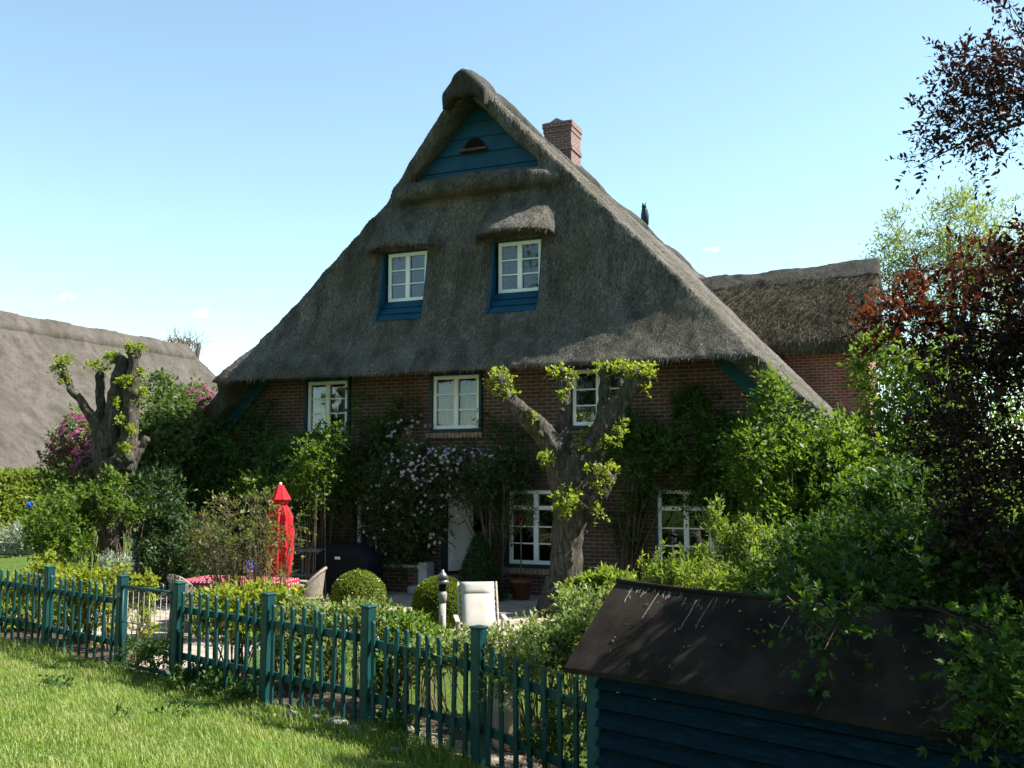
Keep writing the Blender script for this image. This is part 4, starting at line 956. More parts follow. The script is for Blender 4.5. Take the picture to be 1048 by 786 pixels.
foliage("side_crown", pl, G['plum'], off, 3800, 9, .075, .045, TL=.3, seed=57, gap=.62, gfreq=1.5, dirup=.2, lump=.5)
ub = [(1032, 95, 8.0, 30, 24, .4), (1000, 112, 8.0, 30, 18, .3), (972, 134, 7.9, 26, 13, .25), (950, 160, 7.9, 24, 8, .2), (1054, 52, 8.1, 30, 22, .45), (1085, 100, 8.2, 46, 36, .5), (978, 60, 8.0, 10, 20, .2), (992, 82, 8.0, 18, 14, .25), (1022, 138, 8.0, 28, 10, .25), (995, 154, 7.9, 22, 8, .2), (1036, -4, 8.1, 22, 9, .25), (1010, 60, 8.0, 18, 14, .25), (965, 112, 8.0, 12, 8, .15)]
V_, P_, D_ = foliage("upper_crown", pl, G['plum'], ub, 520, 9, .056, .027, TL=.24, seed=52, simple=False, gap=.6, gfreq=3.5, dirup=.1, lump=.5)
stems("twigs", pl, M['plumbark'], [at(1085, 110, 8.2), at(1050, 100, 8.1), at(1060, 60, 8.1)], P_, D_, 34, .24, .008, .002, seed=5)
foliage("young_leaves", pl, G['plumtip'], [(918, 312, 6.72, 20, 18, 0.21), (945, 300, 6.72, 26, 16, 0.26), (905, 340, 6.64, 14, 16, 0.17), (985, 270, 6.72, 20, 14, 0.26), (965, 325, 6.56, 30, 20, 0.26), (1025, 295, 6.48, 26, 18, 0.26)], 150, 8, .055, .028, TL=.2, seed=53, simple=False, gap=.5)
# pale willow far behind
wt = empty("willow_tree", ground_under(at(985, 500, 44)), "pale feathery willow far behind the right gable end", "tree")
foliage("crown", wt, G['willow'], [(955, 250, 44, 45, 50, 2.4), (1000, 245, 44, 52, 52, 2.5), (922, 262, 44, 26, 30, 1.5), (1040, 300, 44, 60, 80, 3), (965, 310, 44, 70, 60, 2.8), (920, 330, 44, 30, 50, 2)], 2600, 10, .26, .07, TL=1.0, seed=54, dirup=-.2, out=.5, gap=.62, gfreq=.8, lump=.5)
tk = MB(); b0 = ground_under(at(985, 500, 44)); tk.tube([b0, b0 + [0, 0, 4], at(975, 330, 44), at(970, 240, 44)], [.45, .38, .25, .06], 8); tk.tube([b0 + [0, 0, 4.5], at(1000, 300, 44), at(1020, 240, 44)], [.25, .16, .05], 7); tk.build("trunk", M['bark'], wt)
# lilacs and green shrubs at left
r, P, D = shrub("lilac_bush", "lilac bush with magenta flowers to the left of the gnarled pollard trunk", "lilac", G['lilacleaf'],
  [(85, 455, 21.5, 22, 32, .8), (72, 480, 21.5, 22, 26, .7), (100, 490, 21, 30, 30, .8)], 800, 8, .10, .06, group="lilac bushes", seed=61, TL=.3, ns=20)
FPn, FO = sample_blobs([(82, 448, 21.3, 22, 26, .85), (66, 462, 21.3, 14, 20, .6), (95, 478, 21, 18, 30, .7), (112, 432, 21.3, 14, 12, .5)], 800, .75, .3, .5, 3, 62); flowers(r, G['flower'], FPn, FO, 800, .05, 63, 5)
r, P, D = shrub("lilac_bush", "lilac bush with magenta flower heads against the left end of the farmhouse roof", "lilac", G['lilacleaf'],
  [(205, 425, 22.5, 20, 30, .8), (190, 455, 22.5, 24, 34, .9), (172, 480, 22, 24, 40, .8)], 800, 8, .10, .06, group="lilac bushes", seed=64, TL=.3, ns=20)
FPn, FO = sample_blobs([(203, 412, 22.3, 18, 18, .8), (192, 432, 22, 22, 22, .9), (178, 422, 22, 12, 12, .5), (168, 470, 21.6, 14, 14, .5)], 900, .75, .3, .5, 3, 65); flowers(r, G['flower'], FPn, FO, 900, .05, 66, 5)
shrub("tall_shrub", "tall pale green shrub directly behind the gnarled pollard trunk", "shrub", G['lilacleaf'],
  [(160, 420, 21, 24, 36, .9), (150, 460, 20.8, 36, 40, 1.0), (175, 440, 21, 24, 36, .8), (145, 505, 20.3, 34, 36, .9)], 1900, 8, .10, .06, seed=67, TL=.32, ns=30)
shrub("leafy_shrub", "dark leafy shrub wrapped round the foot of the gnarled pollard", "shrub", G['mid'],
  [(68, 528, 17.4, 28, 26, .7), (54, 548, 17.4, 22, 20, .6), (98, 512, 17.6, 22, 12, .4), (128, 524, 17.6, 14, 7, .2), (70, 562, 17.2, 20, 12, .4), (116, 494, 17.9, 8, 9, .2), (146, 520, 17.8, 9, 6, .15), (50, 530, 17.6, 10, 8, .3)], 1150, 8, .085, .055, seed=68, ns=50, TL=.2, gap=.52)
shrub("dark_shrub", "dark evergreen shrub in shade between the gnarled pollard and the house corner", "shrub", G['conifer'],
  [(175, 560, 18.3, 28, 46, .7), (160, 520, 18.5, 22, 40, .6), (205, 570, 18.0, 24, 40, .6)], 1000, 8, .10, .05, seed=69, ns=16)
# low planting along the fence
FENCEPL = "low shrubs along the garden side of the fence"
shrub("low_shrub", "yellow green shrub rising above the pickets at the far left", "shrub", G['yel'], [(45, 590, 15.2, 22, 8, .35), (18, 604, 15.2, 26, 8, .35), (48, 578, 15.4, 10, 6, .25), (8, 630, 15.0, 26, 14, .3), (50, 625, 14.9, 22, 16, .3)], 480, 8, .075, .045, group=FENCEPL, seed=71, ns=40, TL=.15)
shrub("low_shrub", "yellow flowering shrub just left of the metal gate", "shrub", G['yel'], [(92, 597, 13.8, 28, 9, .35), (75, 590, 14.0, 14, 6, .3), (110, 625, 13.2, 12, 26, .25), (124, 592, 13.6, 10, 7, .25), (82, 625, 13.8, 22, 16, .3)], 460, 8, .075, .045, group=FENCEPL, seed=72, ns=40, TL=.15)
shrub("low_shrub", "loose yellow green shrub inside the metal gate opening", "shrub", G['yel'], [(141, 615, 12.4, 9, 20, .22), (148, 596, 12.5, 5, 6, .12), (146, 640, 12.2, 8, 12, .18)], 100, 7, .07, .045, group=FENCEPL, seed=70, ns=16, TL=.14)
shrub("low_shrub", "bright yellow green shrub in front of the red dotted tablecloth", "shrub", G['yel'], [(250, 613, 11.6, 40, 9, .4), (225, 618, 11.5, 18, 9, .3), (280, 618, 11.4, 26, 9, .3), (240, 640, 11.2, 36, 16, .3)], 720, 8, .065, .042, group=FENCEPL, seed=73, ns=50, TL=.14)
shrub("low_shrub", "mid green shrub in front of the clipped ball beside the grill", "shrub", G['cream'], [(310, 620, 11.2, 20, 8, .3), (345, 634, 10.9, 32, 10, .35), (335, 660, 10.7, 36, 22, .28), (300, 650, 10.9, 26, 22, .28), (375, 626, 10.8, 12, 5, .2)], 660, 8, .06, .04, group=FENCEPL, seed=74, ns=50, TL=.14)
shrub("low_shrub", "fresh green rounded shrub pushing over the fence below the second clipped ball", "shrub", G['mid'], [(412, 648, 9.9, 26, 16, .35), (395, 640, 10.1, 18, 12, .28), (438, 660, 9.6, 20, 12, .28), (400, 680, 9.7, 20, 28, .25)], 720, 8, .055, .034, group=FENCEPL, seed=75, ns=40, TL=.14)
shrub("variegated_shrub", "pale cream edged shrub trailing over the lower fence below the lounger", "shrub", G['cream'], [(470, 664, 8.75, 34, 9, .18), (512, 664, 8.45, 34, 11, .2), (445, 664, 8.9, 24, 7, .18), (538, 682, 8.2, 18, 12, .16), (425, 668, 9.05, 18, 6, .14), (508, 702, 8.1, 4, 10, .05), (480, 676, 8.4, 20, 6, .1)], 520, 8, .048, .029, group=FENCEPL, seed=76, ns=26, TL=.14, gap=.45, stemr=.007, bases=[at(470, 780, 9.1) * [1, 1, 0], at(430, 770, 9.4) * [1, 1, 0], at(540, 780, 8.8) * [1, 1, 0]])
shrub("rose_shrub", "bushy cream and green shrub leaning on the left end of the tarred shed", "shrub", G['cream'], [(602, 652, 8.9, 24, 32, .4), (565, 662, 8.9, 24, 16, .3), (622, 622, 9.4, 20, 14, .3), (545, 650, 9.2, 16, 12, .22), (588, 622, 9.6, 16, 10, .28)], 820, 8, .055, .034, group=FENCEPL, seed=77, ns=50, TL=.15)
shrub("low_shrub", "light green bush between the pollarded trunk and the shed ridge", "shrub", G['lit'], [(625, 594, 12.6, 26, 6, .35), (600, 602, 12.6, 16, 7, .3), (645, 598, 12.8, 12, 5, .2)], 300, 8, .07, .042, group=FENCEPL, seed=78, ns=20, TL=.14)
WEEDS = "weeds along the foot of the fence"
for i, (bl, nn, lb) in enumerate((([(205, 698, 10.9, 24, 12, .2), (225, 706, 10.6, 18, 9, .16)], 170, "clump of dark weeds at the foot of the gate post"), ([(255, 715, 10.3, 14, 10, .16), (240, 722, 10.3, 14, 6, .15)], 90, "small dark weeds below the first post right of the gate"), ([(576, 738, 8.0, 12, 34, .16), (560, 765, 7.9, 18, 14, .15), (590, 725, 7.6, 5, 20, .08)], 130, "straggly weeds growing through the pickets beside the shed post"), ([(415, 752, 8.9, 20, 12, .16), (395, 748, 9.2, 12, 10, .14)], 80, "low weeds below the lower fence section"), ([(160, 672, 11.6, 18, 9, .2), (140, 668, 11.8, 14, 9, .2)], 150, "ground ivy behind the foot of the metal gate"), ([(120, 748, 8.9, 12, 3, .10), (180, 735, 9.4, 18, 3, .1)], 26, "flat weeds in the open grass of the bank"), ([(60, 705, 10.4, 20, 3, .14)], 30, "low weed rosette in the sunny grass at far left"))):
    shrub("weed_clump", lb, "weeds", G['weed'], bl, nn, 7, .06, .034, group=WEEDS, seed=80 + i, ns=0, TL=.14)
shrub("grey_leaved_plant", "silvery grey plant in front of the gnarled pollard foot", "plant", G['silver'], [(118, 578, 15.6, 13, 8, .25), (108, 584, 15.6, 10, 6, .2)], 160, 7, .06, .02, seed=88, ns=8, TL=.15)
shrub("grey_leaved_plant", "grey lavender beside the low stone edging below the hedge", "plant", G['silver'], [(22, 549, 29, 16, 5, .5)], 160, 7, .16, .04, seed=89, ns=0, TL=.3)
shrub("rose_bush", "open rose bush with reddish young leaves in front of the red parasol", "rose", G['rose'], [(225, 545, 14.2, 26, 34, .45), (250, 525, 14.2, 34, 22, .4), (245, 560, 14.1, 44, 26, .45), (266, 540, 14.0, 12, 22, .2), (208, 555, 14.3, 14, 20, .3), (303, 545, 14, 5, 18, .12), (285, 592, 13.8, 12, 10, .15), (284, 552, 13.9, 8, 12, .1)],
  400, 7, .058, .036, seed=90, ns=90, stemr=.010, TL=.25, gap=.6, gfreq=4, bases=[at(262, 640, 14.1) * [1, 1, 0], at(240, 640, 14.1) * [1, 1, 0], at(285, 640, 13.9) * [1, 1, 0]])

for i, (sx, bk, hh) in enumerate(((-22, 9, 18), (-15, 11, 20), (-8, 10, 21), (-1, 12, 22), (6, 10, 20), (13, 9, 19), (20, 9, 18))):  # unseen trees inferred from pane reflections, made bigger to block sky light
    c = CAM + RT * sx - FW * bk; c[2] = .9; r = empty("unseen_tree", c, "tall leafy tree across the lane opposite the farmhouse, mirrored in its windows", "tree", "trees across the lane")
    g = np.random.default_rng(500 + i); u = nrm(g.normal(size=(820, 3))); P = c + [0, 0, hh * .58] + u * (.5 + .5 * g.random((820, 1))) * [4.6, 3.8, hh * .46]
    V, F = twigs_leaves(P, nrm(u + g.normal(size=u.shape) * .6), .9, 8, .40, .26, 510 + i); link("crown", fast_mesh("crown", V, F), G['climb'], r)
    mb = MB(); mb.tube([c - [0, 0, .3], c + [.1, 0, hh * .3], c + [0, .1, hh * .8]], [.26, .2, .05], 8); mb.build("trunk", M['bark'], r)
    T = P[:60]; V, F = tubes_fast(np.repeat(c[None] + [0, 0, hh * .33], 60, 0), c + (T - c) * .6 + [0, 0, .4], T, .06, .012); link("branches", fast_mesh("branches", V, F, True), M['bark'], r)
# clipped box balls, cone, hedge: a rough dark core thick with small leaves
def clipped(name, label, cat, P, N, core, mat, L, parent_loc, group=None):
    r = empty(name, parent_loc, label, cat, group); g = np.random.default_rng(len(P))
    D = nrm(N * .6 + g.normal(size=P.shape) * .7); nn = nrm(N + g.normal(size=P.shape) * .7)
    V, F = leaf_geo(P, D, nn, L * (.6 + .7 * g.random(len(P))), L * .6 * (.6 + .7 * g.random(len(P))), True)
    link("foliage", fast_mesh("foliage", V, F), mat, r)
    core.build("branches", M['boxcore'], r); return r
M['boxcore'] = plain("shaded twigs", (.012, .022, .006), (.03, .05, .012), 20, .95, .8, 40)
def box_ball(label, px, py, d, rp, n):
    c = at(px, py, d); r = rp * d / FPX; g = np.random.default_rng(n); u = nrm(g.normal(size=(n, 3))); c[2] = max(c[2], r * .92)
    q = r * (1 + .05 * fbm(u * 2.5 + px, 2) + .02 * g.normal(size=n)); P = c + u * q[:, None] * np.array([1, 1, .97]); ok = P[:, 2] > .02
    mb = MB(); mb.ball(c, r * .93, 24, 16); mb.tube([[c[0], c[1], 0], c], .05, 6)
    clipped("box_ball", label, "clipped bush", P[ok], u[ok], mb, G['box'], .034, (c[0], c[1], 0), "clipped box balls")
box_ball("clipped round box ball in front of the black grill cover", 367, 611, 16.0, 26, 11000)
box_ball("clipped round box ball behind the garden lantern", 451, 617, 14.7, 26, 11000)
c = on(490, 598, 1, -1.1); c[2] = 0; n_ = 9000; g = np.random.default_rng(4); hh = g.random(n_) ** 1.4; a_ = 2 * math.pi * g.random(n_)
rr = .44 * (1 - hh) ** .75 * (1 + .12 * g.normal(size=n_)); N_ = np.stack([np.cos(a_), np.sin(a_), np.full(n_, .4)], -1)
mb = MB(); mb.lathe([(.38, 0), (.36, .3), (.22, .75), (.02, 1.15)], c, 14)
clipped("cone_conifer", "dark cone shaped conifer in shade right of the doorway", "conifer", c + np.stack([rr * np.cos(a_), rr * np.sin(a_), .04 + 1.2 * hh], -1), nrm(N_), mb, G['conifer'], .045, tuple(c))
Bq = at(84, 553, 34); Bq[2] = 0; A = Bq + np.array([0, -11.0, 0]); ex = nrm(Bq - A); L_ = np.linalg.norm(Bq - A); ey = np.cross(ZU, ex); H_ = 2.42
g = np.random.default_rng(8); n_ = 20000; s_ = g.random(n_); f_ = g.random(n_) < .78; yy = np.where(f_, -.6, -.6 + 1.2 * g.random(n_)); zz_ = np.where(f_, H_ * g.random(n_), H_)
P = A + ex * (s_ * L_)[:, None] + ey * yy[:, None] + ZU * zz_[:, None]; N_ = np.where(f_[:, None], -ey, ZU); P = P + N_ * (.10 * fbm(P * 1.2, 3) + .05 * g.normal(size=n_))[:, None]
mb = MB(); mb.box((A + Bq) / 2 + ZU * (H_ / 2 - .04), (L_, 1.08, H_ - .08), ax=[ex, ey, ZU])
clipped("garden_hedge", "clipped light green hedge in front of the barn at far left", "hedge", P, N_, mb, G['hedge'], .13, tuple((A + Bq) / 2))
shrub("bare_tree", "bare thin treetop showing above the far end of the barn ridge", "tree", G['willow'], [(188, 350, 62, 20, 6, 1.5)], 60, 1, .05, .02, seed=92, ns=60, stemr=.11, TL=1.0, bases=[ground_under(at(186, 500, 62))])
# ------------------------------------------------------------------ fence and gate
def zg(p): return float(bank(np.array(p[0]), np.array(p[1])))
FDIR = lambda a, b: nrm(np.array(b[:2]) - np.array(a[:2]))
picket_me = {}
def picket_mesh(h):
    if h not in picket_me:
        mb = MB(); w_, d_ = .042, .026
        mb.box((0, 0, h / 2 - .01), (w_, d_, h - .02), bev=.004)
        mb.extrude([(-w_ / 2, -d_ / 2, h - .02), (w_ / 2, -d_ / 2, h - .02), (w_ / 2 - .008, -d_ / 2, h), (-w_ / 2 + .008, -d_ / 2, h)], (0, d_, 0))
        picket_me[h] = mb.mesh("picket", True); picket_me[h].materials.append(M['teal'])
    return picket_me[h]
post_me = None
def post(parent, p, h, wd=.105):
    global post_me
    mb = MB(); mb.box((0, 0, h / 2 - .1), (wd, wd, h + .2), bev=.010); mb.box((0, 0, h + .006), (wd + .012, wd + .012, .02), bev=.006)
    o = mb.build("post", M['teal'], parent, local=True); o.location = np.array([p[0], p[1], zg(p)]) - wloc(parent); o.rotation_euler = (0, R_(random.uniform(-1.0, 1.0)), FROT); return o
FROT = math.atan2(-.30, .94)
def fence(label, posts, heights, skip_first=False, skip_last=False, nper=None):
    root = empty("picket_fence", (*posts[0][:2], zg(posts[0])), label, "fence", "green picket fences")
    for i, p in enumerate(posts):
        if (i == len(posts) - 1 and skip_last): continue
        post(root, p, 1.09)
    for i in range(len(posts) - 1):
        a, b_ = np.array(posts[i][:2]), np.array(posts[i + 1][:2]); d = FDIR(a, b_); L = np.linalg.norm(b_ - a); nf = np.array([d[1], -d[0]])  # toward the camera
        h = heights[i]; za, zb = zg(a), zg(b_)
        for fr in (.79, .30):
            mb = MB(); A = np.array([*(a + d * .05), za + h * fr]); B = np.array([*(b_ - d * .05), zb + h * fr]); mb.bar(A, B, .03, .075, bev=.005); mb.build("rail", M['teal'], root)
        n = nper[i] if nper else int(round((L - .1) / .137)) - 0; me = picket_mesh(round(h - .06, 3)); ang = math.atan2(d[1], d[0])
        for k in range(n):
            s_ = .055 + (L - .11) * (k + .5) / n; q = a + d * s_ + nf * .0
            pk = bpy.data.objects.new("picket", me); col.objects.link(pk); pk.parent = root
            q2 = q + nf * .030
            pk.location = np.array([q2[0], q2[1], za + (zb - za) * s_ / L + .05 + random.uniform(-.018, .014)]) - wloc(root); pk.rotation_euler = (R_(random.uniform(-1.6, 1.6)), R_(random.uniform(-2.2, 2.2)), ang + R_(random.uniform(-3, 3)))
    return root
def gp(px, py): p = on(px, py, 2, 0.0); return p
fs = lambda s: np.array([3.83 + .955 * s, -10.17 - .296 * s, 0.0])
PL = [fs(-12.7), fs(-10.6), fs(-8.6), fs(-6.27), fs(-4.38)]
PR = [fs(-3.15), fs(-1.50), fs(0), fs(1.367), fs(2.5)]
fence("green picket fence left of the metal gate", PL, [1.0, 1.0, 1.0, 1.0], nper=[10, 10, 11, 9])
fence("green picket fence right of the metal gate, partly overgrown", PR, [1.02, 1.02, .98, .98], skip_last=True, nper=[9, 9, 9, 7])
# steel gate between the two gate posts
a, b_ = PL[-1], PR[0]; d = FDIR(a, b_); d3 = np.array([d[0], d[1], 0]); nf3 = np.array([d[1], -d[0], 0]); L = np.linalg.norm((b_ - a)[:2])
gate = empty("garden_gate", (a[0], a[1], 0), "narrow teal metal gate of thin upright wires between two posts", "gate")
A = a + d3 * .075 + nf3 * .03; B = b_ - d3 * .07 + nf3 * .03
mb = MB(); z0, z1 = .09, .98
mb.tube([A + ZU * z0, A + ZU * z1], .018, 8); mb.tube([B + ZU * z0, B + ZU * z1], .018, 8); mb.tube([A + ZU * z1, B + ZU * z1], .020, 8); mb.tube([A + ZU * z0, B + ZU * z0], .02, 8)
gf = mb.build("gate_frame", M['teal'], gate)
mb = MB(); mb.tube([A + ZU * .57, B + ZU * .57], .007, 6); mb.build("middle_bar", M['metal'], gate)
for k in range(8):
    q = A + (B - A) * (k + 1) / 9; mb = MB(); mb.tube([q + ZU * z0, q + ZU * (z1 - .03)], .0045, 5); mb.build("wire", M['metal'], gate)
mb = MB(); mb.box(B + ZU * .96 + nf3 * .03 - d3 * .12, (.12, .02, .03), ax=[d3, -nf3, ZU]); mb.tube([B - d3 * .20 + ZU * .97, B - d3 * .20 + ZU * 1.06, B - d3 * .26 + ZU * 1.07], .008, 6); mb.build("latch", M['metal'], gate)
for z in (.18, .88):
    mb = MB(); mb.box(A - d3 * .05 + nf3 * .02 + ZU * z, (.09, .02, .05), ax=[d3, -nf3, ZU], bev=.004); mb.tube([A - d3 * .02 + nf3 * .02 + ZU * (z - .04), A - d3 * .02 + nf3 * .02 + ZU * (z + .04)], .014, 8); mb.build("hinge", M['metal'], gate)

# ------------------------------------------------------------------ the little tarred shed
E0 = np.array([6.21, -11.49, .95]); UD = nrm(np.array([.94, -.342, 0])); ND = np.array([.342, .94, 0]); ND = ND - UD * (ND @ UD); ND = nrm(ND)
RH, RN, SL = .54, .62, 4.6
shed = empty("wooden_shed", (*(E0 + UD * .2 + ND * .1)[:2], zg(E0)), "low dark blue slatted shed with tarred felt roof streaked white, bottom right corner", "shed")
mb = MB()
rid = E0 + ND * RN + ZU * RH; th = .035
def roofpt(s, t, dz=0.0):   # s along, t 0 eave .. 1 ridge .. 2 far eave
    k = t if t <= 1 else 2 - t
    p = E0 + UD * s + ND * (RN * t) + ZU * (RH * k + .012 * math.sin(s * 2.1 + t * 3) - .02 * math.sin(math.pi * min(max(s / SL, 0), 1)) * (1 if 0 < k else 0)); p = p.copy(); p[2] += dz; return p
ss = np.linspace(0, SL, 24); tt = np.concatenate([np.linspace(0, 1, 6), np.linspace(1.15, 2, 5)])
mb.slab([[roofpt(s, t) for t in tt] for s in ss], [[roofpt(s, t, -th) for t in tt] for s in ss])
sroof = mb.build("roof", M['felt'], shed)
mb = MB(); mb.tube([roofpt(s, 1, .004) for s in ss], .022, 8, sq=.7); mb.build("ridge_roll", M['felt'], sroof)
# bird droppings: thin dribbles on the felt
M['dropping'] = plain("bird droppings", (.13, .125, .115), (.26, .25, .235), 30, .9, .2, 60)
g = np.random.default_rng(12); nsl = nrm(np.cross(UD, -(ND * RN + ZU * RH))); mb = MB()
if nsl[2] < 0: nsl = -nsl
dn = nrm(-(ND * RN + ZU * RH)); up_n = nsl
for k in range(40):
    s = .15 + abs(g.normal()) * .38 if k < 30 else 1.1 + .8 * g.random(); t0 = 1 - abs(g.normal()) * .06 - .03; Ln = (.02 + .13 * g.random() ** 2.5) if g.random() < .92 else .30
    if s > SL - .3: continue
    P = []; x = 0
    for q in range(5):
        t = t0 - Ln / .89 * q / 4; x += g.normal() * .004
        if t < .04: break
        P.append(roofpt(s + x, t) + up_n * .003)
    if len(P) < 3: continue
    w_ = .0012 + .0022 * g.random()
    mb.slab([[p - UD * w_ * (1 - .5 * i / 4) , p + UD * w_ * (1 - .5 * i / 4)] for i, p in enumerate(P)], [[p - UD * w_ - up_n * .006, p + UD * w_ - up_n * .006] for p in P])
dro = mb.build("droppings", M['dropping'], sroof); dro["kind"] = "stuff"
m, n, l, bs = newmat("flaking blue slats"); v = coords(n, l, (2.5, 2.5, 22), rot=(0, 0, math.atan2(.342, .94)))
c = ramp(n, l, noise(n, l, v, 2.2, 6, .7), [(.40, (.002, .011, .020)), (.60, (.004, .020, .034)), (.70, (.02, .042, .056)), (.80, (.12, .15, .16))]); l.new(c, bs.inputs["Base Color"]); bs.inputs["Roughness"].default_value = .7; bs.inputs['Specular IOR Level'].default_value = .06
bump(n, l, bs, noise(n, l, v, 5, 5), .4, .01)
slat = m
W0 = E0 + UD * .16 + ND * .13; W0[2] = 0
mb = MB(); zt_ = .93; z = zt_
k = 0
while z > -.45:
    za, zb = z, z - .104
    A = W0 + UD * .04; o_ = -ND * .052; oi = ND * .012; ln = SL - .4
    P = [A + o_ * .0 + oi + ZU * za, A + o_ + ZU * (zb - .0), A + o_ + ND * .022 + ZU * zb, A + oi + ND * .022 + ZU * za]
    mb.extrude(P, UD * ln); z -= .128; k += 1
mb.build("front_slats", slat, shed)
mb = MB(); mb.box(W0 + ND * .02 + ZU * .26, (.11, .09, 1.38), ax=[UD, ND, ZU], bev=.008); mb.build("post", M['teal_shed'], shed)
mb = MB(); mb.box(W0 + ND * 1.12 + ZU * .46, (.09, .09, .98), ax=[UD, ND, ZU], bev=.008); mb.build("post", M['teal_shed'], shed)
mb = MB()
for i in range(8):
    zc = .10 + i * .118; mb.box(W0 + ND * .57 + UD * .02 + ZU * zc, (.022, 1.0, .10), ax=[UD, ND, ZU])
mb.extrude([W0 + UD * .02 + ND * -.06 + ZU * .95, W0 + UD * .02 + ND * 1.2 + ZU * .95, W0 + UD * .02 + ND * .59 + ZU * 1.38], UD * .022); mb.build("gable_boards", slat, shed)
mb = MB(); mb.box(W0 + ND * 1.16 + UD * (SL / 2 - .2) + ZU * .46, (SL - .4, .03, .95), ax=[UD, ND, ZU]); mb.box(W0 + ND * .58 + UD * (SL - .38) + ZU * .46, (.03, 1.1, .95), ax=[UD, ND, ZU]); mb.build("back_boards", slat, shed)

# fallen leaves and bits on the felt
n_ = 150; P = np.array([roofpt(.1 + (SL - .3) * g.random(), .05 + .9 * g.random()) + up_n * .006 for _ in range(n_)]); V, F = leaf_geo(P, nrm(g.normal(size=(n_, 3)) * .8 + dn), nrm(up_n + g.normal(size=(n_, 3)) * .2), .012 + .03 * g.random(n_), .008 + .014 * g.random(n_), True)
fl = link("fallen_leaves", fast_mesh("fallen_leaves", V, F), leafmat("dry leaf litter", [(.05, .035, .02), (.12, .085, .05), (.20, .15, .09)], .2), sroof); fl["kind"] = "stuff"
mb = MB()
for s in (2.75,): mb.slab([[roofpt(s - .06, t, .003) for t in tt[:6]], [roofpt(s + .06, t, .007) for t in tt[:6]]], [[roofpt(s - .06, t, -.01) for t in tt[:6]], [roofpt(s + .06, t, -.01) for t in tt[:6]]])
mb.build("felt_seam", M['felt'], sroof)
# ------------------------------------------------------------------ garden things
# parasol
U0 = at(287, 496, 16.0); ux, uy, uz = U0
par = empty("parasol", (ux, uy, 0), "closed bright red parasol standing behind the rose bush", "parasol")
mb = MB(); mb.tube([(ux, uy, .02), (ux, uy, uz - .02)], .022, 8); mb.build("pole", M['teak'], par)
mb = MB(); mb.lathe([(.0, .0), (.26, 0), (.26, .05), (.05, .09), (.035, .30), (0, .30)], (ux, uy, 0.004), 20); mb.build("base", M['greystone'], par)
def folds(prof, nf, amp, tw=0.0, n=64, ph=0.0):
    V = []
    for i, (r, z) in enumerate(prof):
        for k in range(n):
            a = 2 * math.pi * k / n + tw * z; rr = r * (1 + amp * (math.sin(nf * a + ph) * .7 + .3 * math.sin(nf * 2 * a + 1.3 + z * 2)) * min(1, i / 2))
            V.append((ux + rr * math.cos(a), uy + rr * math.sin(a), z))
    F = [(i * n + k, (i + 1) * n + k, (i + 1) * n + (k + 1) % n, i * n + (k + 1) % n) for i in range(len(prof) - 1) for k in range(n)]
    return V, F
zt = uz
V, F = folds([(.06, zt - .28), (.125, zt - .36), (.165, zt - .50), (.19, zt - .75), (.195, zt - 1.0), (.185, zt - 1.2), (.165, zt - 1.38), (.12, zt - 1.52), (.05, zt - 1.56)], 10, .30, .30)
mb = MB(); mb.add(V, F, True); mb.build("canopy", M['red'], par, fixn=False)
V, F = folds([(.012, zt), (.055, zt - .015), (.115, zt - .13), (.175, zt - .235), (.15, zt - .27), (.07, zt - .33)], 8, .07, 0)
mb = MB(); mb.add(V, F, False); mb.build("canopy_cap", M['red'], par, fixn=False)
mb = MB(); mb.ball((ux, uy, zt + .012), .026); mb.build("finial", M['white'], par)
# table and cloth
tc_ = at(243, 592, 15.2); tx, ty = tc_[0], tc_[1]; rz = R_(6)
tab = empty("garden_table", (tx, ty, 0), "garden table under the red dotted cloth", "table", None, rz)
mb = MB(); mb.box((0, 0, .715), (1.54, .86, .03), bev=.01); mb.build("tabletop", M['teak'], tab, local=True)
for sx in (-1, 1):
    for sy in (-1, 1):
        mb = MB(); mb.box((sx * .66, sy * .34, .35), (.06, .06, .70), bev=.006); mb.build("leg", M['teak'], tab, local=True)
m, n, l, bs = newmat("red dotted tablecloth"); t = n.new("ShaderNodeTexCoord")
sp = n.new("ShaderNodeSeparateXYZ"); l.new(t.outputs["Object"], sp.inputs[0])
ad = n.new("ShaderNodeMath"); ad.operation = 'ADD'; l.new(sp.outputs[1], ad.inputs[0]); l.new(sp.outputs[2], ad.inputs[1])
gn = n.new("ShaderNodeNewGeometry"); sn = n.new("ShaderNodeSeparateXYZ"); l.new(gn.outputs["True Normal"], sn.inputs[0])
ab = n.new("ShaderNodeMath"); ab.operation = 'ABSOLUTE'; l.new(sn.outputs[0], ab.inputs[0]); gt = n.new("ShaderNodeMath"); gt.operation = 'GREATER_THAN'; l.new(ab.outputs[0], gt.inputs[0]); gt.inputs[1].default_value = .62
mu = n.new("ShaderNodeMix"); l.new(gt.outputs[0], mu.inputs[0]); l.new(sp.outputs[0], mu.inputs[2]); l.new(sp.outputs[1], mu.inputs[3]); mv = n.new("ShaderNodeMix"); l.new(gt.outputs[0], mv.inputs[0]); l.new(ad.outputs[0], mv.inputs[2]); l.new(sp.outputs[2], mv.inputs[3])
cbn = n.new("ShaderNodeCombineXYZ"); l.new(mu.outputs[0], cbn.inputs[0]); l.new(mv.outputs[0], cbn.inputs[1])
vo = n.new("ShaderNodeTexVoronoi"); vo.inputs["Scale"].default_value = 15; vo.inputs["Randomness"].default_value = 0; l.new(cbn.outputs[0], vo.inputs["Vector"])
l.new(ramp(n, l, vo.outputs["Distance"], [(.17, (.58, .45, .47)), (.22, (.24, .006, .028))]), bs.inputs["Base Color"]); bs.inputs["Roughness"].default_value = .6
cl = empty("tablecloth_root", (0, 0, 0)); bpy.data.objects.remove(cl)
